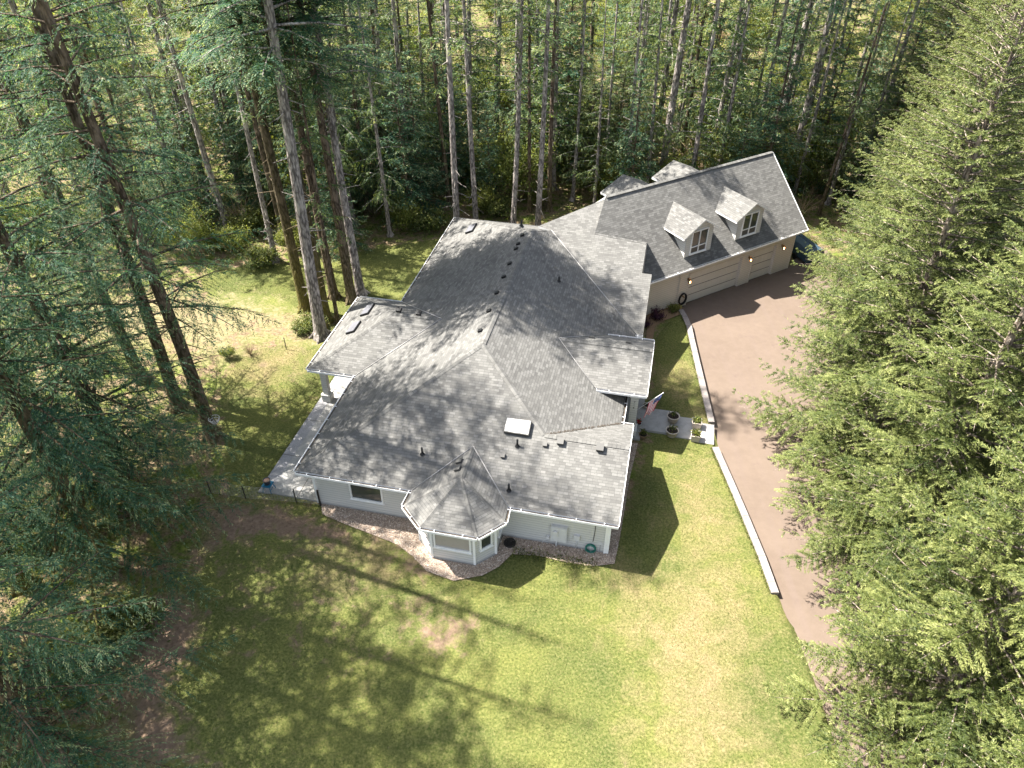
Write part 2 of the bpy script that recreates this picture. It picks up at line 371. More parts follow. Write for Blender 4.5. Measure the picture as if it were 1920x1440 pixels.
def mk_flag():
    t = NT('flag_cloth', 0.8, 0.2); uv = t.coord('UV'); sx = t.n('ShaderNodeSeparateXYZ'); t.l(uv, sx.inputs[0])
    x, y = sx.outputs[0], sx.outputs[1]
    st = t.math('GREATER_THAN', t.math('FRACT', t.math('MULTIPLY', y, 6.5)), 0.5)
    c = t.mix(st, (0.50, 0.03, 0.05), (0.75, 0.72, 0.70))
    can = t.math('MULTIPLY', t.math('LESS_THAN', x, 0.4), t.math('GREATER_THAN', y, 6 / 13))
    v = t.vor(t.map(uv, (22, 14, 1)), 1.0)
    blue = t.mix(t.math('LESS_THAN', v, 0.26), (0.03, 0.05, 0.20), (0.75, 0.75, 0.78))
    t.col(t.mix(can, c, blue)); t.b.inputs['Sheen Weight'].default_value = 0.2
    return t.mat
M['flag'] = mk_flag()

# ------------------------------------------------------------------ ground sheet
def poly_mask(X, Y, pts, soft):
    """soft inside-mask of a world polygon"""
    pts = [(p[0], p[1]) for p in pts]; ins = np.zeros(X.shape, bool); dist = np.full(X.shape, 1e9)
    n = len(pts)
    for i in range(n):
        x1, y1 = pts[i]; x2, y2 = pts[(i + 1) % n]
        c = ((y1 > Y) != (y2 > Y)) & (X < (x2 - x1) * (Y - y1) / ((y2 - y1) if abs(y2 - y1) > 1e-9 else 1e-9) + x1); ins ^= c
        dx, dy = x2 - x1, y2 - y1; t = np.clip(((X - x1) * dx + (Y - y1) * dy) / (dx * dx + dy * dy), 0, 1)
        dist = np.minimum(dist, np.hypot(X - x1 - t * dx, Y - y1 - t * dy))
    sd = np.where(ins, dist, -dist)
    return np.clip(sd / (2 * soft) + 0.5, 0, 1)
def PX(*a): return [G(x, y) for x, y in a]
KERB_N = [GL(x, y, 0.05) for x, y in ((1276, 581), (1284, 594), (1292, 612), (1297, 636), (1308, 683), (1322, 742), (1334, 792))]
KERB_S = [GL(x, y, 0.05) for x, y in ((1341, 839), (1367, 898), (1397, 968), (1428, 1043), (1453, 1112))]
edge_w = [Wd(p.x, p.y) for p in KERB_N + KERB_S] + [G(1485, 1180), G(1530, 1300), G(1580, 1440), Vector((14.5, 4, 0))]
edge_w = sorted([(p.y, p.x) for p in edge_w])
EY = np.array([e[0] for e in edge_w]); EX = np.array([e[1] for e in edge_w])
def drive_edge(y): return np.interp(y, EY, EX)
LAWN = [PX((300, 1440), (260, 1230), (345, 1120), (400, 1020), (430, 935), (602, 944), (900, 1010), (1140, 1040), (1220, 830), (1225, 640), (1280, 560)) + [Vector((14, 40, 0)), Vector((13.5, 20, 0)), Vector((15.5, 12, 0)), Vector((14, 2, 0)), Vector((-12, 2, 0))],
        PX((425, 925), (410, 720), (450, 660), (560, 640), (640, 600), (700, 640), (640, 900), (560, 935)),
        PX((400, 590), (370, 520), (470, 495), (560, 495), (700, 465), (850, 445), (850, 560), (690, 600), (560, 590))]
DIRT = [PX((235, 1440), (240, 1200), (320, 1110), (400, 1150), (330, 1300), (400, 1440)), PX((400, 940), (520, 945), (680, 985), (640, 1030), (480, 1010), (380, 1040)), PX((760, 1140), (900, 1160), (860, 1230), (780, 1200)), PX((700, 1000), (830, 1040), (900, 1090), (760, 1070))]
SAND = [PX((150, 640), (140, 560), (380, 545), (520, 560), (600, 610), (600, 650), (480, 640), (400, 690), (330, 660))]
DRY = [PX((1130, 1080), (1320, 1060), (1420, 1120), (1440, 1440), (1250, 1440), (1180, 1160)), PX((1300, 860), (1360, 960), (1400, 1100), (1280, 1060), (1250, 950)), PX((1230, 700), (1290, 680), (1320, 780), (1240, 740)), PX((420, 640), (600, 640), (540, 720), (440, 740)), PX((600, 1020), (740, 1010), (800, 1100), (600, 1100))]
def axis(lo, hi, c0, c1, st):
    a = list(np.arange(c0, c1, st)); s = st; x = c0
    L_ = []
    while x > lo: s *= 1.25; x -= s; L_.append(x)
    s = st; x = a[-1]; R_ = []
    while x < hi: s *= 1.25; x += s; R_.append(x)
    return np.array(L_[::-1] + a + R_)
def ground_h(X, Y):
    e = drive_edge(Y); t = np.clip((X - e - 0.05) / 0.25, 0, 1)
    h = -0.46 * t
    w = 0.04 * np.sin(X * 0.9 + 1.3 * np.sin(Y * 0.5)) + 0.03 * np.sin(Y * 1.7 + X * 0.4)
    far = np.clip((np.maximum(np.abs(X) - 22, 0) + np.maximum(Y - 62, 0)) / 20, 0, 1)
    return h + w * 0.4 + far * (0.9 * np.sin(X * 0.13 + 1) * np.sin(Y * 0.11) + 0.3 * np.sin(X * 0.4) * np.cos(Y * 0.33))
def build_ground():
    xs = axis(-320, 320, -34, 34, 0.3); ys = axis(-120, 420, 4, 76, 0.4)
    X, Y = np.meshgrid(xs, ys); Z = ground_h(X, Y)
    nx, ny = len(xs), len(ys)
    V = np.stack([X, Y, Z], -1).reshape(-1, 3)
    I = np.arange(nx * ny).reshape(ny, nx)
    F = np.stack([I[:-1, :-1], I[:-1, 1:], I[1:, 1:], I[1:, :-1]], -1).reshape(-1, 4)
    me = bpy.data.meshes.new('ground'); me.vertices.add(len(V)); me.vertices.foreach_set('co', V.astype(np.float32).ravel())
    me.loops.add(F.size); me.loops.foreach_set('vertex_index', F.astype(np.int32).ravel())
    me.polygons.add(len(F)); me.polygons.foreach_set('loop_start', np.arange(0, F.size, 4, dtype=np.int32)); me.polygons.foreach_set('loop_total', np.full(len(F), 4, dtype=np.int32))
    WORN = PX((380, 930), (620, 960), (830, 1040), (930, 1180), (700, 1300), (400, 1280), (330, 1120)); WORN2 = PX((420, 640), (600, 640), (640, 800), (480, 820))
    def am(name, polys, soft):
        m = np.zeros(X.shape)
        if name == 'dirt': m = np.maximum(.40 * poly_mask(X, Y, WORN, 1.5), .33 * poly_mask(X, Y, WORN2, 1.5))
        for p in polys: m = np.maximum(m, poly_mask(X, Y, p, soft))
        a = me.attributes.new(name, 'FLOAT', 'POINT'); a.data.foreach_set('value', m.ravel().astype(np.float32))
    am('lawn', LAWN, 0.7); am('dirt', DIRT, 1.2); am('sand', SAND, 2.5); am('dry', DRY, 3.0)
    me.materials.append(M['ground']); me.update(calc_edges=True)
    me.polygons.foreach_set('use_smooth', np.ones(len(F), bool))
    o = bpy.data.objects.new('ground', me); col.objects.link(o); tag(o, kind='structure')
build_ground()

# driveway sheet
mb = MB(); zs = -0.30
ed = [(float(x), float(y)) for y, x in zip(EY, EX)]
outer = [Vector((21, 2, 0)), Vector((20.5, 12, 0)), Vector((20.5, 22, 0)), Vector((22.5, 36, 0)), Vector((27, 46, 0)), Vector((25.5, 55, 0)), Vector((23.6, 54, 0))]
gwall = [GL(x, y, -0.3) for x, y in ((1475, 500), (1276, 572))]
pts = [Vector((x + 0.12, y, zs)) for x, y in ed] + [Vector((*Wd(p.x, p.y)[:2], zs)) for p in reversed(gwall)] + [Vector((p.x, p.y, zs)) for p in reversed(outer)]
mb.face(pts); o = mb.build('driveway', M['asphalt']); tag(o, kind='structure')

house = empty('house', HO, HA)
tag(house, 'large single storey house with grey shingle hip roof and attached three car garage wing', 'house')

# ------------------------------------------------------------------ roofs
EZ, S = 2.75, 0.465
def roof_solid(name, polys, parent, thick=0.16, skirt=M['trim'], mat=M['shingle']):
    """polys: (points, eave direction); solid shingled sheet with uv in metres along the eave"""
    mb = MB(); cnt = {}
    key = lambda p: tuple(round(c, 3) for c in p)
    for pts, ed_ in polys:
        pts = [Vector(p) for p in pts]; n = sum((p.cross(q) for p, q in zip(pts, pts[1:] + pts[:1])), Vector()).normalized()
        if n.z < 0: pts.reverse(); n = -n
        e = Vector(ed_).normalized(); e = (e - n * e.dot(n)).normalized(); up = n.cross(e)
        if up.z < 0: up = -up
        mb.face(pts, [(p.dot(e), p.dot(up)) for p in pts], 0)
        mb.face([p - Vector((0, 0, thick)) for p in reversed(pts)], None, 1)
        for a, b in zip(pts, pts[1:] + pts[:1]):
            k = (key(a), key(b)); r = (k[1], k[0])
            if r in cnt: del cnt[r]
            else: cnt[k] = (a, b)
    for a, b in cnt.values():
        dz = Vector((0, 0, thick)); mb.face([a, a - dz, b - dz, b], None, 1)
    return mb.build(name, [mat, skirt], parent)
HW = 15.25; rz = EZ + S * HW / 2; hw = HW / 2; NV = 28.6
E1 = (1, 0, 0); E2 = (0, 1, 0)
wr = 3.5; wz = EZ + S * wr; wi = HW - wr
main = [([(0, 0, EZ), (HW, 0, EZ), (15.9, 0, EZ), (15.9, wr, wz), (wi, wr, wz), (hw, hw, rz)], E1),
        ([(15.9, wr, wz), (15.9, 2 * wr, EZ), (HW, 2 * wr, EZ), (wi, wr, wz)], E1),
        ([(wi, wr, wz), (HW, 2 * wr, EZ), (HW, 15.5, EZ), (8.69, 22.06, 5.80), (hw, NV - hw, rz), (hw, hw, rz)], E2),
        ([(0, 0, EZ), (hw, hw, rz), (hw, NV - hw, rz), (0, NV, EZ)], E2),
        ([(0, NV, EZ), (hw, NV - hw, rz), (HW, NV, EZ)], E1),
        ([(hw, NV - hw, rz), (8.69, 22.06, 5.80), (HW, NV, EZ)], E2)]
main_roof = roof_solid('main_roof', main, house)
# south west porch (west side)
WU, W0, W1 = -2.97, 7.85, 15.85; wm = (W0 + W1) / 2; wh = wm - W0; wpz = EZ + S * wh
E_ = 0.012
roof_solid('west_porch_roof', [([(WU, W0, EZ + E_), (0, W0, EZ + E_), (wh, wm, wpz + E_), (WU + wh, wm, wpz + E_)], E1), ([(WU, W1, EZ + E_), (WU + wh, wm, wpz + E_), (wh, wm, wpz + E_), (0, W1, EZ + E_)], E1),
                               ([(WU, W0, EZ + E_), (WU + wh, wm, wpz + E_), (WU, W1, EZ + E_)], E2)], house)
# entry porch (east side), higher eave
PZ, PV0, PV1, PU = 3.53, 8.72, 13.90, 16.40; pm = (PV0 + PV1) / 2; ps = 0.445; pz = PZ + ps * (pm - PV0)
ub = HW - (PZ - EZ) / S; ut = HW - (pz - EZ) / S
roof_solid('entry_porch_roof', [([(ub - .02, PV0, PZ), (PU, PV0, PZ), (PU, pm, pz), (ut - .02, pm, pz + .01)], E1), ([(ut - .02, pm, pz + .01), (PU, pm, pz), (PU, PV1, PZ), (ub - .02, PV1, PZ)], E1)], house)
# turret over the bay
TE = [(6.0, 0.0), (5.95, -1.0), (7.1, -2.08), (9.77, -2.08), (10.76, -0.95), (10.70, 0.0)]
tz = 3.88; tv = (tz - EZ) / S; ap = (8.42, 0.30, tz); tb = (8.42, tv, tz + .01)
T3 = [(x, y, EZ + 0.004) for x, y in TE]
roof_solid('turret_roof', [([T3[0], T3[1], ap, tb], E2), ([T3[1], T3[2], ap], (T3[2][0] - T3[1][0], T3[2][1] - T3[1][1], 0)), ([T3[2], T3[3], ap], E1),
                           ([T3[3], T3[4], ap], (T3[4][0] - T3[3][0], T3[4][1] - T3[3][1], 0)), ([T3[4], T3[5], tb, ap], E2)], house)
# connector roof
cz = lambda v: EZ + S * (v - 15.5)
conn = [([(HW, 15.5, EZ), (15.70, 15.5, EZ), (15.70, 19.65, cz(19.65)), (15.08, 19.65, cz(19.65)), (15.08, 21.85, cz(21.85)), (11.62, 22.2, cz(22.2)), (11.95, 24.95, cz(24.95)), (7.75, 22.30, cz(22.30)), (8.69, 22.06, 5.80)], E1),
        ([(15.08, 21.85, cz(21.85)), (15.08, 26.5, 3.4), (11.62, 26.5, 3.6), (11.62, 22.2, cz(22.2))], E1),
        ([(7.75, 22.30, cz(22.30)), (11.95, 24.95, cz(24.95)), (12.3, 29.5, 3.4), (8.9, 24.6, 4.3)], (4.2, 2.65, 0)),
        ([(11.95, 24.95, cz(24.95)), (11.62, 22.2, cz(22.2)), (12.2, 24.0, 6.2), (12.3, 26.0, 6.4)], (0, 1, 0))]
roof_solid('connector_roof', conn, house)
# garage roof frame
gP2 = GL(1508, 431, 3.0); gP1 = GL(1222, 527, 3.0)
gd = Vector((gP2.x - gP1.x, gP2.y - gP1.y, 0)).normalized(); gn = Vector((-gd.y, gd.x, 0)); gP2.z = 0
def GG(a, d, z): return gP2 + gd * a + gn * d + Vector((0, 0, z))
GS = 0.90; GD = 4.85; GEZ = 3.0; gz = lambda d: GEZ + GS * d
GRZ = gz(GD)
roof_solid('garage_roof', [([GG(-15.6, 0, GEZ), GG(0.35, 0, GEZ), GG(0.35, GD, GRZ), GG(-15.4, GD, GRZ), GG(-17.4, 3.17, gz(3.17)), GG(-17.2, 1.0, gz(1.0))], gd),
                           ([GG(0.35, GD, GRZ), GG(0.35, 2 * GD, GEZ), GG(-16.5, 2 * GD, GEZ), GG(-15.4, GD, GRZ)], gd)], house)
# rear cross gables behind the garage ridge
for ac, zp in ((-10.5, 6.35), (-5.6, 6.45)):
    hwid = 2.0; zl = zp - 0.95; dd = 9.15
    roof_solid('rear_gable_roof', [([GG(ac, 4.85 + (GRZ - zp) / GS - .1, zp), GG(ac, dd, zp), GG(ac - hwid, dd, zl), GG(ac - hwid, 4.85 + (GRZ - zl) / GS - .1, zl)], gn),
                                   ([GG(ac, 4.85 + (GRZ - zp) / GS - .1, zp), GG(ac + hwid, 4.85 + (GRZ - zl) / GS - .1, zl), GG(ac + hwid, dd, zl), GG(ac, dd, zp)], gn)], house)
    mb = MB(); mb.face([GG(ac - hwid + .3, dd - .35, 2.7), GG(ac + hwid - .3, dd - .35, 2.7), GG(ac + hwid - .3, dd - .35, zl), GG(ac, dd - .35, zp - .2), GG(ac - hwid + .3, dd - .35, zl)])
    for sgn in (-1, 1): mb.face([GG(ac + sgn * (hwid - .3), dd - .35, 2.7), GG(ac + sgn * (hwid - .3), 5.5, 2.7), GG(ac + sgn * (hwid - .3), 5.5, zl), GG(ac + sgn * (hwid - .3), dd - .35, zl)])
    mb.build('rear_gable_wall', M['siding'], house)

# ridge and hip caps, valley flashing
def cap(mb, a, b, w=0.15, h=0.03, m=0):
    a = Vector(a); b = Vector(b); d = (b - a).normalized(); x = d.cross(Vector((0, 0, 1))).normalized(); up = x.cross(d)
    n = max(1, int((b - a).length / 0.2))
    for i in range(n):
        p = a.lerp(b, i / n); q = a.lerp(b, (i + 1) / n); l1 = up * 0.012; l0 = up * 0.0
        for sx in (1, -1):
            A = p + x * sx * w + l0 - up * (0.055 - 0.02); B = q + x * sx * w + l1 - up * (0.055 - 0.02); C_ = q + up * h + l1; D = p + up * h + l0
            pts = [A, B, C_, D] if sx > 0 else [D, C_, B, A]
            mb.face(pts, [(p.length + j * .1 + i * 0.31, k * .14 + i * 0.29) for j, k in ((0, 0), (1, 0), (1, 1), (0, 1))], m)
mb = MB()
cap(mb, (hw, hw, rz), (hw, NV - hw, rz)); cap(mb, (0.05, 0.05, EZ + .02), (hw, hw, rz)); cap(mb, (wi, wr, wz), (hw, hw, rz)); cap(mb, (wi, wr, wz), (15.88, wr, wz)); cap(mb, (0.05, NV - .05, EZ + .02), (hw, NV - hw, rz))
cap(mb, (hw, NV - hw, rz), (8.69, 22.06, 5.80)); cap(mb, (WU + .05, W0 + .05, EZ + .03), (WU + wh, wm, wpz)); cap(mb, (WU + wh, wm, wpz), (wh, wm, wpz)); cap(mb, (ut, pm, pz), (PU - .02, pm, pz))
for k in (1, 2, 3, 4): cap(mb, T3[k], ap, 0.12)
cap(mb, ap, tb, 0.12); cap(mb, GG(-15.4, GD, GRZ), GG(0.33, GD, GRZ)); cap(mb, (15.06, 21.85, cz(21.85)), (11.62, 22.2, cz(22.2)), 0.1)
mb.build('ridge_cap', M['shingle'], house)
def vall(a, b, w=0.035): MB().tube([Vector(a) + Vector((0, 0, 0.03)), Vector(b) + Vector((0, 0, 0.03))], w, 5).build('valley_flashing', M['valley'], house)
vall((HW, 15.5, EZ), (8.69, 22.06, 5.80)); vall((0, W0, EZ), (wh, wm, wpz), 0.03); vall((0, W1, EZ), (wh, wm, wpz), .03); vall((ub, PV0, PZ), (ut, pm, pz), 0.022); vall((ub, PV1, PZ), (ut, pm, pz), .022)
vall((6.0, 0, EZ), tb, .03); vall((10.7, 0, EZ), tb, .03)
mb = MB(); rnd = random.Random(3)                      # strip of leaf debris lying in the wing valley
a = Vector((HW, 2 * wr, EZ)); b = Vector((wi, wr, wz))
for i in range(260):
    p = a.lerp(b, rnd.random()) + Vector((rnd.gauss(0, .035), rnd.gauss(0, .035), 0.03)); s_ = rnd.uniform(.02, .06); M4 = Matrix.Translation(p) @ Matrix.Rotation(rnd.random() * 6, 4, 'Z')
    mb.face([M4 @ Vector((-s_, -s_ * .4, 0)), M4 @ Vector((s_, -s_ * .3, .01)), M4 @ Vector((s_ * .8, s_ * .4, .02)), M4 @ Vector((-s_, s_ * .4, .0))])
mb.build('valley_debris', M['debris'], house)

# gutters
def gutter(parts, name='gutter'):
    for a, b, out in parts:
        mb = MB(); a = Vector(a); b = Vector(b); out = Vector(out).normalized(); w = 0.13; dz = Vector((0, 0, 1)); d = (b - a).normalized()
        a = a + out * 0.005; b = b + out * 0.005
        mb.bar(a + out * (w + .012) - dz * .07, b + out * (w + .012) - dz * .07, 0.024, 0.13, 0)          # outer lip
        mb.bar(a + out * w / 2 - dz * .127, b + out * w / 2 - dz * .127, w, 0.014, 0)                         # bottom
        mb.bar(a + out * w / 2 - dz * .085, b + out * w / 2 - dz * .085, w - .01, 0.03, 1)                    # debris
        n = int((b - a).length / 1.1)
        for i in range(n):
            p = a.lerp(b, (i + 0.5) / n); mb.bar(p - out * .03 - dz * .006, p + out * (w + .02) - dz * .006, 0.035, 0.012, 0)
        for p in (a, b): mb.bar(p - dz * .07, p + out * w - dz * .07, 0.012, 0.12, 0)
        mb.build(name, [M['gutter'], M['debris']], house)
gutter([((0, 0, EZ), (6.0, 0, EZ), (0, -1, 0)), ((10.7, 0, EZ), (15.9, 0, EZ), (0, -1, 0))])
tg = []
for i in range(5):
    a = Vector(T3[i]); b = Vector(T3[i + 1]); d = b - a; tg.append((a, b, (d.y, -d.x, 0)))
gutter(tg)
gutter([((0, 0, EZ), (0, W0, EZ), (-1, 0, 0)), ((0, W1, EZ), (0, NV, EZ), (-1, 0, 0))])
gutter([((WU, W0, EZ), (0, W0, EZ), (0, -1, 0)), ((WU, W0, EZ), (WU, W1, EZ), (-1, 0, 0)), ((WU, W1, EZ), (0, W1, EZ), (0, 1, 0))])
gutter([((HW, 7.0, EZ), (15.9, 7.0, EZ), (0, 1, 0)), ((HW, 7.0, EZ), (HW, 10.5, EZ), (1, 0, 0)), ((HW, 13.0, EZ), (HW, 15.5, EZ), (1, 0, 0)), ((HW, 15.5, EZ), (15.7, 15.5, EZ), (0, -1, 0))])
gutter([((ub + .1, PV0, PZ), (PU, PV0, PZ), (0, -1, 0)), ((ub + .1, PV1, PZ), (PU, PV1, PZ), (0, 1, 0))])
gutter([(GG(-15.2, 0, GEZ), GG(0.35, 0, GEZ), -gn)])

# ------------------------------------------------------------------ walls
def wall_poly(mb, pts, z0, z1, m=0):
    pts = [Vector((*p, 0)) for p in pts]
    for a, b in zip(pts, pts[1:] + pts[:1]):
        mb.face([a + Vector((0, 0, z0)), b + Vector((0, 0, z0)), b + Vector((0, 0, z1)), a + Vector((0, 0, z1))], None, m)
o_ = 0.55
mb = MB()
foot = [(o_, o_ - .05), (6.45, o_ - .05), (10.35, o_ - .05), (15.5, o_ - .05), (15.5, 6.5), (14.75, 6.5), (14.75, NV - o_), (o_, NV - o_)]
wall_poly(mb, foot, 0.0, EZ - 0.13)
mb.face([(15.5, o_ - .05, EZ - .13), (15.5, 6.5, EZ - .13), (15.5, wr, wz - .2)])
mb.build('wall', M['siding'], house)
mb = MB(); wall_poly(mb, [(o_ - .02, o_ - .07), (15.52, o_ - .07), (15.52, 6.52), (14.77, 6.52), (14.77, NV), (o_ - .02, NV)], -.1, 0.14); mb.build('foundation', M['concrete'], house)
mb = MB()   # soffits: one flat sheet under the eaves
mb.box(.03, .03, EZ - .19, 15.86, 6.95, EZ - .165); mb.box(.03, 6.95, EZ - .19, 15.22, NV - .03, EZ - .165)
mb.build('soffit', M['soffit'], house)
# corner boards
for (x, y) in ((o_, o_ - .05), (15.5, o_ - .05), (15.5, 6.5)): MB().box(x - .07, y - .07, .1, x + .07, y + .07, EZ - .2).build('corner_board', M['trim'], house)
# bay
bay = [(6.45, .5), (6.45, -.72), (7.35, -1.58), (9.45, -1.58), (10.28, -.72), (10.28, .5)]
mb = MB(); wall_poly(mb, bay, 0.0, EZ - .13); mb.build('bay_wall', M['siding'], house)
mb = MB(); wall_poly(mb, [(x + (.02 if x > 8 else -.02), y - .03) for x, y in bay], -.1, 0.13); mb.build('foundation', M['concrete'], house)
mb = MB(); mb.face([(x * .985 + .12, y * .97, EZ - .165) for x, y in TE]); mb.build('soffit', M['soffit'], house)
for x, y in bay[1:5]: MB().box(x - .055, y - .055, .12, x + .055, y + .055, EZ - .16).build('corner_board', M['trim'], house)

def window(a, b, z0, z1, out, mull=(), rail=None, glass=M['glass'], parent=house, fw=0.07, lab=None, low=None):
    """frame (with mullions) + glass pane between plan points a and b"""
    a = Vector((a[0], a[1], 0)); b = Vector((b[0], b[1], 0)); out = Vector((out[0], out[1], 0)).normalized(); Z = Vector((0, 0, 1)); d = (b - a).normalized()
    mb = MB(); f = out * 0.035
    mb.bar(a + Z * (z0 + fw / 2) + f, b + Z * (z0 + fw / 2) + f, 0.09, fw); mb.bar(a + Z * (z1 - fw / 2) + f, b + Z * (z1 - fw / 2) + f, 0.09, fw)
    for p in (a + d * fw / 2, b - d * fw / 2): mb.bar(p + Z * (z0 + fw) + f, p + Z * (z1 - fw) + f, fw, 0.088, up=out)
    for t in mull: p = a.lerp(b, t); mb.bar(p + Z * (z0 + fw) + f, p + Z * (z1 - fw) + f, fw, 0.07, up=out)
    if rail: mb.bar(a + d * fw + Z * rail + f, b - d * fw + Z * rail + f, 0.072, fw * .9)
    mb.bar(a - d * .04 + Z * (z0 - .02) + out * .06, b + d * .04 + Z * (z0 - .02) + out * .06, 0.12, 0.035)
    w = mb.build('window', M['trim'], parent)
    if lab: w['label'] = lab
    mb = MB(); g = out * 0.012
    mb.face([a + Z * z0 + g, b + Z * z0 + g, b + Z * z1 + g, a + Z * z1 + g]); mb.build('pane', glass, w)
    if low:
        mb = MB(); g = out * 0.018
        mb.face([a + Z * (z0 + fw) + d * fw + g, b + Z * (z0 + fw) - d * fw + g, b - d * fw + Z * low + g, a + d * fw + Z * low + g]); mb.build('screen', M['ventgrey'], w)
    return w
def onwall(px, py): return hit(px, py, (0, o_ - .05, 0), Vector((0, 1, 0)))
wl, wr_ = onwall(653, 900), onwall(720, 943)
window((wl.x, o_ - .05), (wr_.x, o_ - .05), 0.90, 2.5, (0, -1, 0))
def seg(i, t0, t1):
    a = Vector((*bay[i], 0)); b = Vector((*bay[i + 1], 0)); return a.lerp(b, t0), a.lerp(b, t1), ((b - a).y, -(b - a).x)
for i, t0, t1, gl in ((1, .14, .86, M['blind']), (2, .07, .93, M['blind']), (3, .24, .80, M['glass']), (4, .25, .75, M['glass'])):
    a, b, n_ = seg(i, t0, t1); window(a, b, 0.95, 2.42, n_, glass=gl)

# west porch columns, beam, patio door
mb = MB()
def column(mb, u, v, z1, w=.17):
    mb.box(u - w, v - w, .62, u + w, v + w, z1); mb.box(u - w - .09, v - w - .09, 0.0, u + w + .09, v + w + .09, .55); mb.box(u - w - .12, v - w - .12, .55, u + w + .12, v + w + .12, .62); mb.box(u - w - .05, v - w - .05, z1 - .12, u + w + .05, v + w + .05, z1 - .02)
for u, v in ((WU + .6, W0 + .55), (WU + .6, W1 - .55)):
    mb = MB(); column(mb, u, v, EZ - .2); mb.build('column', M['siding'], house)
mb = MB(); mb.box(WU + .4, W0 + .4, EZ - .35, WU + .8, W1 - .4, EZ - .18); mb.box(WU + .8, W0 + .4, EZ - .35, .5, W0 + .75, EZ - .18); mb.build('porch_beam', M['trim'], house)
mb = MB(); mb.face([(WU + .05, W0 + .05, EZ - .172), (0, W0 + .05, EZ - .172), (0, W1 - .05, EZ - .172), (WU + .05, W1 - .05, EZ - .172)]); mb.build('soffit', M['soffit'], house)
# entry porch: columns, beam, gable, floor, door
mb = MB(); mb.box(14.7, PV0 + .35, PZ - .5, PU - .35, PV0 + .7, PZ - .17); mb.box(PU - .75, PV0 + .7, PZ - .5, PU - .35, PV1 - .7, PZ - .17); mb.box(14.7, PV1 - .7, PZ - .5, PU - .35, PV1 - .35, PZ - .17)
mb.face([(PU - .35, PV0 + .2, PZ - .17), (PU - .35, PV1 - .2, PZ - .17), (PU - .35, pm, pz - .2)]); mb.build('porch_beam', M['siding'], house)
for v in (PV0 + .62, PV1 - .62):
    mb = MB(); column(mb, PU - .62, v, PZ - .5, .21); mb.build('column', M['siding'], house)
mb = MB(); cx, cy = PU - .62, PV0 + .62 - .212      # house number plaque digits on the column, running down
def stroke(pts, k):
    mb = MB()
    for p, q in zip(pts, pts[1:]): mb.bar((cx + p[0] * .07 - .035, cy - .012, 2.55 - k * .2 + p[1] * .12), (cx + q[0] * .07 - .035, cy - .012, 2.55 - k * .2 + q[1] * .12), .018, .014, up=(0, 1, 0))
    mb.build('house_number', M['ventgrey'], house)
stroke([(0, 1), (1, 1), (.35, 0)], 0); stroke([(.5, 1), (.5, 0)], 1); stroke([(.9, 1), (0, .5), (.2, 0), (.9, .1), (.8, .5), (.1, .5)], 2)

mb = MB(); mb.box(14.76, 8.9, .02, 16.35, 13.8, .16); mb.build('porch_floor', M['concrete'], house)
mb = MB(); mb.box(14.70, 10.6, .16, 14.80, 12.0, 2.35); d_ = mb.build('front_door', M['wood'], house)
mb = MB(); mb.tube([(14.84, 10.75, 1.1), (14.84, 10.75, 1.35)], .02); mb.build('handle', M['brass'], d_)
mb = MB(); wall_poly(mb, [(13.7, 9.1), (14.76, 9.1), (14.76, 13.5), (13.7, 13.5)], EZ - .3, PZ - .2); mb.build('entry_wall', M['siding'], house)
window((14.75, 13.6), (14.75, 14.9), .9, 2.3, (1, 0, 0)); window((15.5, 2.0), (15.5, 3.6), .9, 2.3, (1, 0, 0)); window((14.75, 7.3), (14.75, 8.4), .9, 2.3, (1, 0, 0))
window((o_, 3.0), (o_, 5.6), .5, 2.35, (-1, 0, 0), (.5,)); window((o_, 9.5), (o_, 13.4), .1, 2.35, (-1, 0, 0), (.33, .66)); window((o_, 18), (o_, 20.5), .7, 2.35, (-1, 0, 0), (.5,))

# ------------------------------------------------------------------ garage
wd = 0.30                                     # wall line behind the eave
def wq(mb, a0, a1, z0, z1, d=wd, m=0): mb.face([GG(a0, d, z0), GG(a1, d, z0), GG(a1, d, z1), GG(a0, d, z1)], None, m)
def ga(px, py):                               # along-garage coordinate of a pixel on the facade
    p = hit(px, py, GG(0, wd, 0), gn); q = p - gP2; return q.dot(gd), p.z
DL = [(ga(1285, 573)[0], ga(1380, 540)[0]), (ga(1402, 532)[0], ga(1443, 517)[0])]
gE = -0.45; dh = 2.25; g0 = -0.35
mb = MB(); xs_ = [-15.2, DL[0][0], DL[0][1], DL[1][0], DL[1][1], gE]
for a0, a1, isd in zip(xs_, xs_[1:], (0, 1, 0, 1, 0)): wq(mb, a0, a1, dh if isd else g0, GEZ - .1)
mb.face([GG(gE, wd, g0), GG(gE, 2 * GD - wd, g0), GG(gE, 2 * GD - wd, GEZ - .1), GG(gE, GD, GRZ - .3), GG(gE, wd, GEZ - .1)])
mb.face([GG(-15.2, 2 * GD - wd, g0), GG(gE, 2 * GD - wd, g0), GG(gE, 2 * GD - wd, GEZ - .1), GG(-15.2, 2 * GD - wd, GEZ - .1)])
for a0, a1 in DL:                              # reveals
    for a_ in (a0, a1): mb.face([GG(a_, wd, g0), GG(a_, wd + .28, g0), GG(a_, wd + .28, dh), GG(a_, wd, dh)])
    mb.face([GG(a0, wd, dh), GG(a0, wd + .28, dh), GG(a1, wd + .28, dh), GG(a1, wd, dh)])
mb.build('garage_wall', M['siding_g'], house)
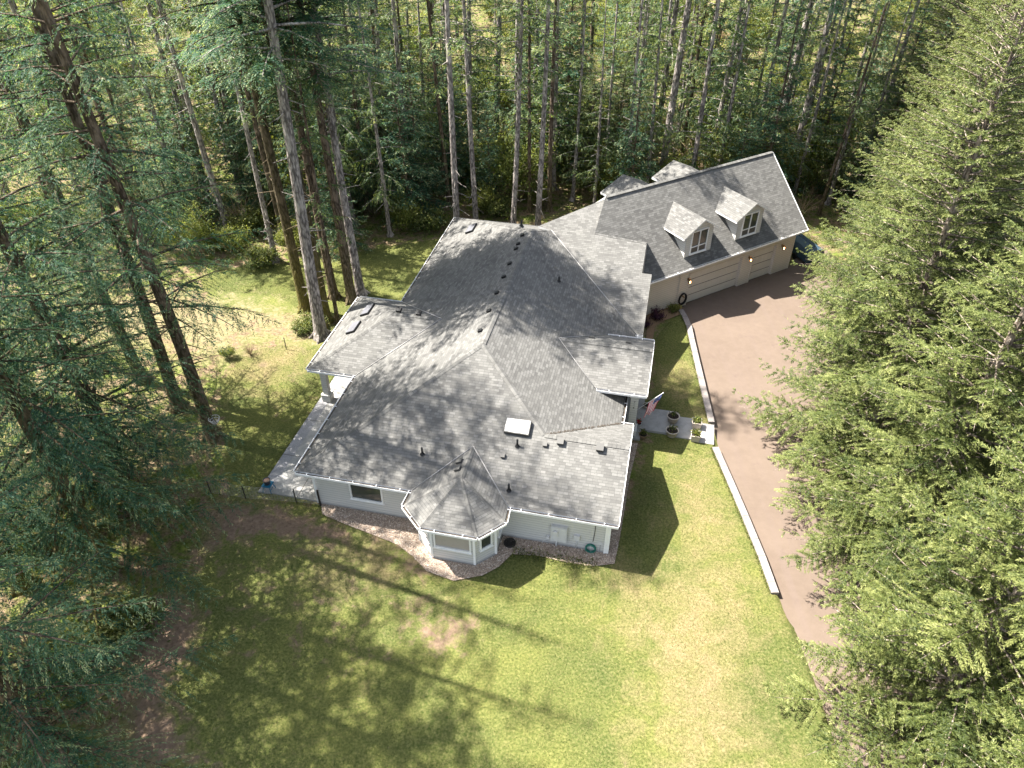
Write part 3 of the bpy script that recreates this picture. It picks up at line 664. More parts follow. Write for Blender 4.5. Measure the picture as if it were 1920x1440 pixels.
for (a0, a1), nm in zip(DL, ('wide', 'narrow')):
    mb = MB(); n = 4; hgt = (dh - g0) / n
    for i in range(n):
        z0 = g0 + i * hgt; nx = 8 if nm == 'wide' else 4; wdt = (a1 - a0) / nx
        mb.face([GG(a0, wd + .22, z0 + .022), GG(a1, wd + .22, z0 + .022), GG(a1, wd + .22, z0 + hgt - .022), GG(a0, wd + .22, z0 + hgt - .022)])
        for k in range(nx):                    # raised panels
            p0, p1 = a0 + k * wdt + .1, a0 + (k + 1) * wdt - .1
            mb.bar(GG(p0, wd + .214, z0 + hgt / 2), GG(p1, wd + .214, z0 + hgt / 2), .018, hgt - .2)
    mb.face([GG(a0, wd + .24, g0), GG(a1, wd + .24, g0), GG(a1, wd + .24, dh), GG(a0, wd + .24, dh)], None, 1)
    mb.build('garage_door', [M['door'], M['ventgrey']], house)['label'] = nm + ' garage door'
    mb = MB()
    for a_ in (a0 - .06, a1 + .06): mb.bar(GG(a_, wd - .012, g0), GG(a_, wd - .012, dh + .1), .1, .02, up=gn)
    mb.bar(GG(a0 - .11, wd - .012, dh + .05), GG(a1 + .11, wd - .012, dh + .05), .02, .1); mb.build('door_trim', M['siding_g'], house)
cb = ga(1271, 560)[0]
for a_ in (cb, gE): MB().bar(GG(a_, wd - .015, g0), GG(a_, wd - .015, GEZ - .2), .12, .03, up=gn).build('corner_board', M['siding_g'], house)
mb = MB(); p = GG(cb - .16, wd - .06, 0); mb.bar((p.x, p.y, g0 + .1), (p.x, p.y, GEZ - .2), .08, .06); mb.build('downspout', M['siding_g'], house)
mb = MB(); mb.face([GG(-15.6, .02, GEZ - .165), GG(.33, .02, GEZ - .165), GG(.33, wd + .05, GEZ - .165), GG(-15.6, wd + .05, GEZ - .165)]); mb.build('soffit', M['soffit'], house)
mb = MB()
for d0, d1 in ((0, GD), (2 * GD, GD)): mb.bar(GG(.37, d0, gz(min(d0, 2 * GD - d0)) - .08), GG(.37, d1, GRZ - .08), .03, .2)
mb.build('rake_board', M['trim'], house)
mb = MB(); mb.bar((15.92, -.02, EZ - .09), (15.92, wr, wz - .09), .03, .17); mb.bar((15.92, 7.02, EZ - .09), (15.92, wr, wz - .09), .03, .17)
mb.bar((PU + .02, PV0 - .02, PZ - .09), (PU + .02, pm, pz - .09), .03, .17); mb.bar((PU + .02, PV1 + .02, PZ - .09), (PU + .02, pm, pz - .09), .03, .17); mb.build('rake_board', M['trim'], house)
# wall under connector end
mb = MB(); mb.face([(15.1, 15.9, 0), (15.1, 21.9, 0), (15.1, 21.9, cz(21.7) - .1), (15.1, 15.9, EZ)]); mb.face([(14.75, 15.9, 0), (15.1, 15.9, 0), (15.1, 15.9, EZ - .1), (14.75, 15.9, EZ - .1)]); mb.face([(15.1, 21.9, 2.0), (15.1, 25.5, 2.0), (15.1, 25.5, 3.9), (15.1, 21.9, cz(21.7) - .1)]); mb.build('connector_wall', M['siding'], house)

# wall lamps beside the doors
for px, py in ((1290, 523), (1404, 482), (1466, 460)):
    a_, z_ = ga(px, py); B = GG(a_, wd, z_); out = -gn
    mb = MB(); mb.bar(B + out * .015, B + out * .03, .12, .2); mb.tube([B + out * .02, B + out * .14 + Vector((0, 0, .08)), B + out * .2 + Vector((0, 0, .02))], .018, 6)
    c_ = B + out * .2
    mb.lathe([(0.03, .12), (.11, .03), (.115, .0), (.1, -.02)], c_, 8); mb.lathe([(.1, -.02), (.065, -.24)], c_, 4); mb.lathe([(.07, -.24), (.03, -.29), (0, -.31)], c_, 8)
    lp = mb.build('wall_lamp', M['brass'], house)
    mb = MB(); mb.lathe([(0.0, .02), (.045, -.03), (.05, -.1), (.04, -.16), (0, -.19)], c_ + out * .05 + Vector((0, 0, -.04)), 10); mb.build('bulb', M['bulb'], lp)

# dormers
def dormer(c, d0, w, zb, ze, zr, rw):
    """c centre along, d0 wall depth, w wall width, zb base, ze eave, zr ridge, rw roof half width"""
    h = w / 2; back = lambda z: (z - GEZ) / GS
    zw = lambda x: zr - (zr - ze) * abs(x) / rw - .14
    mb = MB()
    mb.face([GG(c - h, d0, zb), GG(c + h, d0, zb), GG(c + h, d0, zw(h)), GG(c, d0, zw(0)), GG(c - h, d0, zw(h))])
    for sgn in (-1, 1): mb.face([GG(c + sgn * h, d0, zb), GG(c + sgn * h, back(zb) - .05, zb), GG(c + sgn * h, back(zw(h)), zw(h)), GG(c + sgn * h, d0, zw(h))])
    dm = mb.build('dormer', M['siding'], house)
    f = d0 - .32
    roof_solid('dormer_roof', [([GG(c - rw, f, ze), GG(c, f, zr), GG(c, back(zr) + .02, zr), GG(c - rw, back(ze) + .02, ze)], gn), ([GG(c + rw, f, ze), GG(c + rw, back(ze) + .02, ze), GG(c, back(zr) + .02, zr), GG(c, f, zr)], gn)], dm, 0.1)
    ww = 0.74; fz0 = zb + .14; fz1 = zb + 1.86
    a = GG(c - ww, d0, 0); b = GG(c + ww, d0, 0)
    window(a, b, fz0, fz1, -gn, (.5,), fz0 + .52, M['glass'], house, .06, low=fz0 + .5)
    return dm
dormer(-10.25, .62, 2.42, 3.56, 5.22, 6.28, 1.72)
dormer(-5.42, .66, 2.42, 3.60, 5.26, 6.32, 1.72)

# ------------------------------------------------------------------ roof furniture (parts of the house)
PS = ((0, 0, EZ), Vector((0, -S, 1))); PW = ((0, 0, EZ), Vector((-S, 0, 1))); PE = ((HW, 0, EZ), Vector((S, 0, 1)))
PWS = ((WU, W0, EZ), Vector((0, -S, 1))); PWW = ((WU, W0, EZ), Vector((-S, 0, 1))); PPN = ((PU, PV1, PZ), Vector((0, ps, 1))); TW = ((6, 0, EZ), Vector((-(tz - EZ) / 2.42, 0, 1)))
def frame_at(p, n, e):
    n = Vector(n).normalized(); e = Vector(e); e = (e - n * e.dot(n)).normalized(); y = n.cross(e)
    return Matrix(((e.x, y.x, n.x, p.x), (e.y, y.y, n.y, p.y), (e.z, y.z, n.z, p.z), (0, 0, 0, 1)))
def boxvent(px, py, pl, e, w=.3, h=.16, mat=M['black'], l=None):
    p = hit(px, py, *pl); Mx = frame_at(p, pl[1], e); l = l or w; mb = MB()
    mb.box(-w * .62, -l * .62, 0, w * .62, l * .62, .015, 0, Mx); mb.box(-w / 2, -l / 2, .015, w / 2, l / 2, h * .75, 0, Mx)
    mb.box(-w * .55, -l * .55, h * .75, w * .55, l * .55, h, 0, Mx)
    mb.build('roof_vent', mat, house)
for q in ((980, 442), (972, 458), (968, 467), (956, 495), (945, 520), (932, 550), (917, 584), (901, 621)): boxvent(*q, PW, E2, .22, .11)
for q in ((748, 581), (785, 587)): boxvent(*q, PWS, E1, .28, .13)
for q in ((1109, 634), (1178, 644)): boxvent(*q, PPN, E1, .26, .12, M['ventgrey'])
for q in ((862, 866), (859, 880)): boxvent(*q, TW, E2, .28, .13, M['ventgrey'])
for q, w in (((943, 855), .2), ((1022, 834), .2), ((1051, 829), .3), ((1125, 841), .33)): boxvent(*q, PS, E1, w, w * .7, M['ventgrey'])
def pipe(px, py, pl, hgt=.45, r=.05):
    p = hit(px, py, *pl); mb = MB(); mb.tube([p - Vector((0, 0, .05)), p + Vector((0, 0, hgt))], r, 10); mb.lathe([(.13, .02), (.075, .09), (.06, .14)], p, 12)
    mb.box(-.16, -.16, .0, .16, .16, .012, 1, frame_at(p, pl[1], E1)); mb.build('vent_pipe', [M['black'], M['ventgrey']], house)
for q in ((792, 852), (970, 837), (954, 920)): pipe(*q, PS)
pipe(1048, 528, PE, .35); pipe(978, 424, PE, .4)
def skylight(px, py, pl, e, w, l, hgt, glass, frame=M['black']):
    p = hit(px, py, *pl); Mx = frame_at(p, pl[1], e); mb = MB()
    mb.box(-w / 2, -l / 2, -.02, w / 2, l / 2, hgt, 0, Mx); sk = mb.build('skylight', frame, house)
    mb = MB(); mb.box(-w / 2 + .035, -l / 2 + .035, hgt, w / 2 - .035, l / 2 - .035, hgt + .02, 0, Mx); mb.build('pane', glass, sk)
skylight(971, 802, PS, E1, 1.25, .78, .2, M['shade'], M['ventgrey'])
skylight(690, 583, PWW, E2, 1.15, .62, .13, M['skyglass']); skylight(664, 616, PWW, E2, 1.15, .62, .13, M['skyglass']); skylight(884, 430, PW, E2, 1.25, .62, .13, M['skyglass'])

# utility boxes on the south wall
def wbox(name, px0, py0, px1, py1, dep, mat, extra=None):
    a = onwall(px0, py0); b = onwall(px1, py1); y = o_ - .05; mb = MB(); mb.box(a.x, y - dep, b.z, b.x, y - .002, a.z)
    if extra: extra(mb, a, b, y)
    return mb.build(name, mat, house)
def meter(mb, a, b, y):
    m_ = (a.x + b.x) / 2; mb.box(a.x + .03, y - .2, b.z + .05, m_ - .02, y - .182, a.z - .05); mb.box(m_ + .02, y - .2, b.z + .05, b.x - .03, y - .182, a.z - .05)
    mb.tube([(a.x + .25, y - .2, a.z - .3), (a.x + .25, y - .29, a.z - .3)], .11, 16); mb.tube([(a.x + .3, y - .08, b.z), (a.x + .3, y - .08, 0)], .05, 8)
wbox('meter_cabinet', 1034, 982, 1063, 1013, .18, M['metalbox'], meter)
wbox('cable_box', 1077, 1001, 1087, 1012, .12, M['metalbox'], lambda mb, a, b, y: mb.tube([((a.x + b.x) / 2, y - .04, b.z), ((a.x + b.x) / 2, y - .04, 0)], .02, 6))
wbox('gas_fitting', 1025, 1003, 1031, 1009, .1, M['metalbox'], lambda mb, a, b, y: mb.tube([((a.x + b.x) / 2, y - .05, b.z), ((a.x + b.x) / 2, y - .05, .2), ((a.x + b.x) / 2 - .25, y - .05, .2), ((a.x + b.x) / 2 - .25, y - .05, 0)], .02, 6))
mb = MB(); mb.box(15.33, o_ - .14, .1, 15.43, o_ - .055, EZ - .2); mb.build('downspout', M['trim'], house)
mb = MB(); p = onwall(1117, 985); mb.tube([(p.x, o_ - .08, EZ - .3), (p.x, o_ - .08, 1.5), (p.x - .05, o_ - .08, .75)], .015, 6); mb.build('cable', M['iron'], house)


# ------------------------------------------------------------------ hard ground around the house (house coordinates placed in world through an empty-free transform)
def sheet(name, uv, z, mat, kind='structure', thick=0.0, lab=None):
    mb = MB(); mb.face([Wd(u, v, z) for u, v in uv])
    if thick:
        n = len(uv)
        for i in range(n):
            a = uv[i]; b = uv[(i + 1) % n]; mb.face([Wd(*a, z), Wd(*a, z - thick), Wd(*b, z - thick), Wd(*b, z)])
    o = mb.build(name, mat); tag(o, kind=kind); return o
sheet('patio', [(-2.27, 0.58), (.6, .58), (.6, 20), (-2.27, 20)], .085, M['concrete'], thick=.2)
sheet('patio_border', [(-2.92, .50), (-2.275, .55), (-2.275, 20), (-2.92, 20)], .08, M['aggregate'], thick=.2)
mb = MB()
for v in (3.4, 6.4, 9.4, 12.4): mb.face([Wd(-2.9, v, .0905), Wd(.5, v, .0905), Wd(.5, v + .025, .0905), Wd(-2.9, v + .025, .0905)])
mb.face([Wd(-.75, .6, .0905), Wd(-.72, .6, .0905), Wd(-.72, 16, .0905), Wd(-.75, 16, .0905)])
tag(mb.build('patio_joints', M['debris']), kind='structure')
# entry walk, three levels stepping down to the drive
sheet('entry_walk', [(15.9, 9.75), (17.93, 9.75), (17.93, 11.75), (15.9, 11.75)], .17, M['concrete'], thick=.35)
sheet('entry_walk', [(17.90, 9.62), (19.32, 9.62), (19.32, 11.45), (17.90, 11.45)], .085, M['concrete'], thick=.3)
sheet('entry_walk', [(19.29, 9.50), (20.48, 9.50), (20.48, 11.22), (19.29, 11.22)], .03, M['walk'], thick=.4)
# kerb wall
def kerb(pts, z0, z1, w=.36):
    mb = MB(); pts = [Vector((p.x, p.y, 0)) for p in pts]; Ls = []; Rs = []
    for i, p in enumerate(pts):
        d = (pts[min(i + 1, len(pts) - 1)] - pts[max(i - 1, 0)]).normalized(); n = Vector((d.y, -d.x, 0)); Ls.append(p + n * w / 2); Rs.append(p - n * w / 2)
    Z = Vector((0, 0, 1)); c = .02
    for i in range(len(pts) - 1):
        for A, B in ((Ls, Rs),):
            mb.face([A[i] + Z * z1, A[i + 1] + Z * z1, B[i + 1] + Z * z1, B[i] + Z * z1]); mb.face([A[i] + Z * z0, A[i + 1] + Z * z0, A[i + 1] + Z * z1, A[i] + Z * z1]); mb.face([B[i] + Z * z1, B[i + 1] + Z * z1, B[i + 1] + Z * z0, B[i] + Z * z0])
    Lt = 0.0
    for i in range(len(pts) - 1):
        l_ = (pts[i + 1] - pts[i]).length; k = 0
        while k * 1.5 < l_:
            a_ = pts[i].lerp(pts[i + 1], k * 1.5 / l_); n_ = (Ls[i] - pts[i]).normalized(); mb.bar(a_ + n_ * (w / 2 + .004) + Z * (z1 - .004), a_ - n_ * (w / 2 + .004) + Z * (z1 - .004), .018, .012, 1); k += 1
    for i in (0, -1): mb.face([Ls[i] + Z * z0, Ls[i] + Z * z1, Rs[i] + Z * z1, Rs[i] + Z * z0])
    return mb
def kerb_w(ps): return [Wd(p.x, p.y) for p in ps]
o = kerb(kerb_w(KERB_N), -.45, .10).build('kerb_wall', [M['kerb'], M['debris']]); tag(o, 'curved pale concrete kerb wall between garage and entry walk', 'kerb wall')
o = kerb(kerb_w(KERB_S), -.45, .10).build('kerb_wall', [M['kerb'], M['debris']]); tag(o, 'straight pale concrete kerb wall running from entry walk down the front lawn', 'kerb wall')
# gravel beds
gb = [GL(x, y) for x, y in ((603, 948), (604, 965), (650, 985), (690, 1000), (745, 1022), (775, 1045), (800, 1072), (850, 1090), (905, 1080), (935, 1064), (960, 1040), (1010, 1043), (1060, 1055), (1110, 1063), (1152, 1058), (1162, 1010), (1180, 900), (1196, 832))]
gpts = [(p.x, p.y) for p in gb]
bed = gpts + [(15.7, 8.6), (15.48, 6.6), (15.48, .52), (10.35, .52), (10.2, -.7), (9.4, -1.55), (7.4, -1.55), (6.5, -.7), (6.4, .52), (.62, .52)]
mb = MB(); mb.face([Wd(u, v, .05) for u, v in bed]); o = mb.build('gravel_bed', M['gravel']); tag(o, kind='structure')
bx = np.array(bed)
bed2 = [(p.x, p.y) for p in [GL(x, y) for x, y in ((1214, 590), (1275, 570), (1282, 588), (1250, 600), (1228, 612), (1222, 650), (1210, 650))]]
mb = MB(); mb.face([Wd(u, v, .045) for u, v in bed2]); o = mb.build('bark_bed', plain('bark_mulch', (0.20, 0.13, 0.075), 1.0, var=0.6, sc=14)); tag(o, kind='structure')

rs = np.random.RandomState(5)
def inside(P, poly):
    x, y = P[:, 0], P[:, 1]; ins = np.zeros(len(P), bool); n = len(poly)
    for i in range(n):
        x1, y1 = poly[i]; x2, y2 = poly[(i + 1) % n]
        ins ^= ((y1 > y) != (y2 > y)) & (x < (x2 - x1) * (y - y1) / ((y2 - y1) or 1e-9) + x1)
    return ins
def blades(name, P, size, mat, kind_label, spread=0.6, k=3, z=None):
    """many small upright leaf triangles/quads at points P (n,3)"""
    n = len(P); a = rs.rand(n) * 2 * np.pi; h = size * (0.6 + 0.8 * rs.rand(n)); w = h * 0.3
    D = np.stack([np.cos(a), np.sin(a), np.zeros(n)], 1); T = np.stack([rs.randn(n) * spread, rs.randn(n) * spread, np.ones(n)], 1); T /= np.linalg.norm(T, axis=1)[:, None]
    V = np.stack([P - D * w[:, None] * .5, P + D * w[:, None] * .5, P + T * h[:, None]], 1).reshape(-1, 3)
    me = np_mesh(name, V, 3, mat, rs.rand(n)); o = bpy.data.objects.new(name, me); col.objects.link(o); tag(o, kind_label, name.replace('_', ' '), kind='stuff'); return o
# stones lying on the gravel
P = np.stack([rs.uniform(bx[:, 0].min(), bx[:, 0].max(), 16000), rs.uniform(bx[:, 1].min(), bx[:, 1].max(), 16000)], 1); P = P[inside(P, bed)]
n = len(P); W3 = np.array([list(Wd(a, b, .05)) for a, b in P]); sz = .018 + .03 * rs.rand(n)
dirs = np.array([(1, 0, 0), (0, 1, 0), (-1, 0, 0), (0, -1, 0)], float); ca = rs.rand(n) * 6.28
ring = np.stack([np.stack([np.cos(ca + k * 1.57), np.sin(ca + k * 1.57) * .8, np.zeros(n)], 1) for k in range(4)], 1) * sz[:, None, None]
top = W3 + np.array([0, 0, 1]) * (sz * .9)[:, None]
V = np.stack([np.stack([W3 + ring[:, k], W3 + ring[:, (k + 1) % 4], top], 1) for k in range(4)], 1).reshape(-1, 3)
t_ = NT('loose_stone', 0.75, 0.3); t_.col(t_.ramp(t_.attr('tint'), [(0, (0.20, 0.15, 0.115)), (.5, (0.38, 0.30, 0.235)), (1, (0.58, 0.51, 0.43))]))
me = np_mesh('gravel_stones', V, 3, t_.mat, np.repeat(rs.rand(n), 4)); o = bpy.data.objects.new('gravel_stones', me); col.objects.link(o); tag(o, 'loose river stones lying in the bed along the house wall', 'gravel', kind='stuff')


# ------------------------------------------------------------------ conifers
def bough(r, Ln, width, dens, twl, droop, lift, hang, upturn=0.0, fuzz=.16, curt=0.0, tden=.26):
    """kites of one bough growing along +x; returns base, dir, side, len, wid, tint"""
    nb = max(6, int(Ln * dens)); s = np.sort(r.uniform(0.12, 1.0, nb)); side = np.where(np.arange(nb) % 2, 1.0, -1.0)
    def axis_(s): return np.stack([s * Ln, np.zeros_like(s), lift * Ln * s - droop * Ln * s ** 2 + upturn * Ln * s ** 4], -1)
    bl = width * Ln * np.clip((1 - s) * 1.5 + 0.10, 0, 1) * np.clip(s * 3.0, 0.35, 1) * r.uniform(0.65, 1.15, nb)
    ang = np.radians(r.uniform(42, 72, nb)); bd = np.stack([np.cos(ang), side * np.sin(ang), r.normal(0, .12, nb)], -1)
    nt = np.maximum(3, (bl / (twl * tden)).astype(int)); idx = np.repeat(np.arange(nb), nt)
    off = np.arange(len(idx)) - np.repeat(np.cumsum(nt) - nt, nt); t = np.clip((off + r.uniform(.2, .8, len(idx))) / nt[idx], 0, 1); B = axis_(s)[idx] + bd[idx] * (bl[idx] * t)[:, None]
    B[:, 2] -= hang * bl[idx] * t ** 1.6
    # twigs along the leader too
    m = max(4, int(Ln / twl * 2.2)); sm = r.rand(m) ** 0.6; B = np.concatenate([B, axis_(sm)]); n = len(B)
    D0 = np.concatenate([bd[idx], np.tile([[1.0, 0, 0]], (m, 1))]); tl = np.concatenate([t, sm]); hg = np.concatenate([np.full(len(idx), hang), np.zeros(m)])
    yaw = np.where(np.arange(n) % 2 == 0, 1, -1) * np.radians(r.normal(38, 9, n)) * (r.rand(n) < .92)
    c, s_ = np.cos(yaw), np.sin(yaw)
    D = np.stack([D0[:, 0] * c - D0[:, 1] * s_, D0[:, 0] * s_ + D0[:, 1] * c, D0[:, 2] - hg * tl * 1.1 + r.normal(0, fuzz, n) - curt * (.3 + tl)], -1)
    D /= np.linalg.norm(D, axis=1)[:, None]
    Nr = np.stack([r.normal(0, .45, n), r.normal(0, .45, n), np.ones(n)], -1); Sd = np.cross(D, Nr); Sd /= np.linalg.norm(Sd, axis=1)[:, None]
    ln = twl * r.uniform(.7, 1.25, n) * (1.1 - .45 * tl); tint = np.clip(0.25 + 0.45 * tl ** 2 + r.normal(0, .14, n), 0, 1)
    return B, D, Sd, ln, tint
def kites(B, D, Sd, ln, wr, tri=False):
    l = ln[:, None]; w = l * wr
    if tri: return np.stack([B - Sd * w * .5, B + Sd * w * .5, B + D * l], 1).reshape(-1, 3)
    return np.stack([B, B + D * l * .4 + Sd * w * .5, B + D * l, B + D * l * .4 - Sd * w * .5], 1).reshape(-1, 3)
def conifer(name, seed, H, zb, R, r0, step, per, bark, leaf, dens=7, twl=.2, width=.30, droop=.22, lift=.12, hang=.5, upturn=0.0, wr=.34, tri=False, power=.85, snags=14, topfull=1.0, skip=0.0, lodz=None, stems=True, fuzz=.16, curt=0.0, lowz=-1, tden=.26, lowskip=.04):
    r = np.random.RandomState(seed); Vs = []; Ts = []; mb = MB()
    sway = lambda z: Vector((math.sin(z * .09 + seed) * .12, math.cos(z * .07 + seed * 2) * .12, 0)) * min(1, z / 6)
    zz = [0, .25, .7, 1.6] + list(np.linspace(3.5, H, 12)); mb.tube([Vector((0, 0, z - .15)) + sway(z) for z in zz], [max(.02, r0 * (1 - z / H) ** .8 + r0 * .75 * math.exp(-z / .45)) for z in zz], 12, cap=False)
    for k in range(5):                                     # root flare
        a = k * 1.26 + seed; mb.tube([Vector((math.cos(a) * r0 * .6, math.sin(a) * r0 * .6, .55)), Vector((math.cos(a) * r0 * 1.5, math.sin(a) * r0 * 1.5, .12)), Vector((math.cos(a) * r0 * 2.6, math.sin(a) * r0 * 2.6, -.2))], [r0 * .38, r0 * .3, r0 * .1], 6, cap=False)
    for k in range(snags):                                 # dead stubs below the crown
        z = r.uniform(2.5, max(3, zb + 4)); a = r.rand() * 6.28; l_ = r.uniform(.25, 1.5); d = Vector((math.cos(a), math.sin(a), r.uniform(-.35, .15))); rr = r0 * (1 - z / H)
        mb.tube([sway(z) + d * rr * .7 + Vector((0, 0, z)), sway(z) + d * (rr + l_) + Vector((0, 0, z - .1 * l_))], [.045, .012], 4, cap=False)
    z = zb; az = r.rand() * 6.28
    while z < H - .25:
        f = (H - z) / (H - zb); bot = min(1, .55 + (z - zb) / 2.5) if zb > 2 else 1
        for k in range(per):
            az += 2.399 + r.uniform(-.3, .3)
            if r.rand() < (skip if z > lowz else lowskip): continue
            Ln = max(.35, R * f ** power * bot * r.uniform(.62, 1.15)); zk = z + r.uniform(-step, step) * .5
            up = 1 - f; d_ = dens if f < .98 else dens
            far = 1.0
            B, D, Sd, ln, ti = bough(r, Ln, width, d_, twl * (1 if f > .12 else .8), droop * (1 - .7 * up) * r.uniform(.7, 1.3), lift + .35 * up * topfull, hang * (1 - .4 * up), upturn, fuzz, curt, tden)
            c, s_ = math.cos(az), math.sin(az); Rm = np.array([[c, -s_, 0], [s_, c, 0], [0, 0, 1.0]]); o3 = np.array([*sway(zk)[:2], zk]); tb_ = r.normal(0, .10)
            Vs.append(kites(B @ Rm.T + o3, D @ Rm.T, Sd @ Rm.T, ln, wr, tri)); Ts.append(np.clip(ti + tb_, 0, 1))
            if stems:
                q = [Vector((s2 * Ln * c, s2 * Ln * s_, zk + (lift + .35 * up * topfull) * Ln * s2 - droop * (1 - .7 * up) * Ln * s2 ** 2 - .02)) + sway(zk) for s2 in (0, .35, .7, .95)]
                mb.tube(q, [.016 + .011 * Ln, .012 + .007 * Ln, .008 + .003 * Ln, .004], 4, cap=False)
        z += step * r.uniform(.75, 1.25)
    V = np.concatenate(Vs); T = np.concatenate(Ts)
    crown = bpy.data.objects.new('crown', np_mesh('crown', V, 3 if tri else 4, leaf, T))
    root = empty(name); col.objects.link(crown); crown.parent = root; tr = mb.build('trunk', bark, root)
    return root, [tr, crown]
def move(o, x, y, s=1.0, rz=0.0, sz=1.0):
    h = float(ground_h(np.array([x]), np.array([y]))[0]); lean = math.radians(1.8) if s < 1.5 else 0; o.location = (x, y, h); o.scale = (s, s, s * sz); o.rotation_euler = (lean * math.sin(rz * 5.3), lean * math.cos(rz * 3.7), rz)
class Kind:
    def __init__(s, *a, **k): s.a = a; s.k = k; s.root = None
    def put(s, x, y, sc=1.0, rz=0.0, sz=1.0, label=None, cat='tree', group=None, name=None, bark=None):
        if s.root is None: s.root, s.ch = conifer(*s.a, **s.k); o = s.root; s.used = False
        else: o = copy_tree(s.root, s.ch)
        move(o, x, y, sc, rz, sz)
        for k in ('label', 'category', 'group'):
            if k in o: del o[k]
        tag(o, label, cat, group)
        if bark:
            for c in bpy.data.objects if False else [q for q in (s.ch if o is s.root else kids(o)) if q.name.startswith('trunk')]:
                c.material_slots[0].link = 'OBJECT'; c.material_slots[0].material = bark
        return o
rr = random.Random(11)
# proto kinds
KL1 = Kind('fir_tree', 1, 41, 3.5, 7.6, .42, .50, 3, M['bark_brown'], M['fir'], dens=6.5, twl=.17, width=.32, droop=.26, lift=.10, hang=.7, skip=.62, lowz=17, snags=22, power=.85, wr=.28, curt=.45, fuzz=.22)
KL2 = Kind('fir_tree', 2, 37, 2.0, 7.0, .34, .50, 3, M['bark_grey'], M['fir'], dens=6.5, twl=.17, width=.30, droop=.22, lift=.05, hang=.8, skip=.62, lowz=16, snags=18, power=.85, wr=.28, curt=.55, fuzz=.22)
KM = Kind('fir_tree', 17, 40, 8.0, 6.0, .38, .60, 3, M['bark_brown'], M['fir'], dens=6, twl=.17, width=.32, droop=.26, lift=.10, hang=.7, skip=.14, lowz=19, lowskip=.48, snags=26, power=.55, wr=.28, curt=.5, fuzz=.24)
KH = Kind('fir_tree', 3, 42, 18.0, 6.4, .40, .62, 3, M['bark_grey'], M['fir'], dens=5, twl=.26, width=.30, droop=.25, lift=.1, hang=.6, skip=.26, snags=34, power=.6, wr=.30)
KT = Kind('fir_tree', 13, 38, 15.0, 4.0, .29, .85, 3, M['bark_grey'], M['hemlock'], dens=4.5, twl=.28, width=.32, droop=.25, lift=.1, hang=.6, skip=.30, snags=26, power=.6, wr=.34, tri=True)
KR1 = Kind('fir_tree', 4, 25, 1.2, 6.4, .32, .40, 5, M['bark_tan'], M['spruce'], dens=7, twl=.15, width=.28, droop=.18, lift=.14, hang=.25, upturn=.14, snags=0, power=.72, wr=.24, fuzz=.42, tden=.11)
KR2 = Kind('fir_tree', 5, 22, 1.0, 6.0, .28, .40, 5, M['bark_tan'], M['spruce'], dens=7, twl=.15, width=.30, droop=.12, lift=.12, hang=.18, upturn=.12, snags=0, power=.70, wr=.24, fuzz=.42, tden=.11)
KB1 = Kind('forest_tree', 6, 36, 15, 3.4, .27, 1.0, 3, M['bark_brown'], M['hemlock'], dens=4, twl=.34, width=.34, droop=.25, lift=.08, hang=.6, tri=True, wr=.40, skip=.30, snags=20)
KB2 = Kind('forest_tree', 7, 30, 4, 4.0, .24, .75, 3, M['bark_grey'], M['hemlock'], dens=4.5, twl=.30, width=.34, droop=.28, lift=.05, hang=.9, tri=True, wr=.38, skip=.28, snags=16, curt=.5, fuzz=.25)
KB3 = Kind('young_conifer', 8, 14, .8, 3.6, .13, .42, 4, M['bark_brown'], M['fir'], dens=5, twl=.26, width=.36, droop=.2, lift=.1, hang=.6, tri=False, wr=.34, skip=.12, snags=0, fuzz=.3)
KB4 = Kind('forest_tree', 9, 34, 9, 3.2, .19, .95, 3, M['bark_moss'], M['hemlock'], dens=4, twl=.34, width=.34, droop=.3, lift=.05, hang=.8, tri=True, wr=.40, skip=.42, snags=26, curt=.3)

def at(px, py): p = G(px, py); return p.x, p.y
# tall firs west of the house (left of the photo)
LEFT = [((603, 632), KH, 1.0, M['bark_grey'], 'tallest pale barked fir standing alone beside the west porch roof'),
        ((573, 580), KH, .9, M['bark_moss'], 'mossy fir trunk directly left behind the pale fir near the porch'),
        ((611, 603), KH, .95, M['bark_moss'], 'mossy fir trunk directly right behind the pale fir near the porch'),
        ((634, 606), KB4, .75, M['bark_brown'], 'thin brown conifer between the pale fir and the porch roof'),
        ((627, 557), KH, .8, M['bark_brown'], 'stout brown fir on the mossy lawn behind the porch roof'),
        ((660, 565), KH, .85, M['bark_brown'], 'orange brown fir rising just past the north corner of the porch roof'),
        ((677, 553), KH, .82, M['bark_grey'], 'grey fir close to the main roof west eave behind the porch'),
        ((400, 820), KM, .98, M['bark_brown'], 'large bare trunked fir at the west lawn edge, nearest to the patio'),
        ((335, 765), KM, .95, M['bark_brown'], 'bare trunked fir behind the large mossy lawn edge fir'),
        ((268, 715), KM, .92, M['bark_brown'], 'fir standing at the south side of the sandy clearing'),
        ((110, 850), KL1, 1.05, M['bark_brown'], 'thick fir at the left edge with branches over the dirt bank'),
        ((203, 1068), KL2, 1.0, M['bark_moss'], 'dark mossy fir at the lower left over sunlit leaf litter'),
        ((-330, 1330), KL1, 1.0, M['bark_brown'], 'fir outside the lower left corner with boughs reaching in'),
        ((45, 1098), KH, .95, M['bark_moss'], 'leaning mossy trunk at the far lower left corner'),
        ((-150, 1290), KL1, .95, M['bark_brown'], 'fir whose long blue green bough crosses the lower left corner'),
        ((-300, 900), KL2, 1.1, M['bark_brown'], 'fir outside the left edge, level with the patio'),
        ((255, 925), KL1, .9, M['bark_brown'], 'fir inside the left tree mass, level with the patio corner'),
        ((120, 1420), KL2, .9, M['bark_brown'], 'fir rooted below the lower left corner')]
for (px, py), K, sc, bk, lb in LEFT:
    x, y = at(px, py); K.put(x, y, sc, rr.random() * 6.28, 1.0, lb, 'tree', 'firs west of the house', bark=bk)
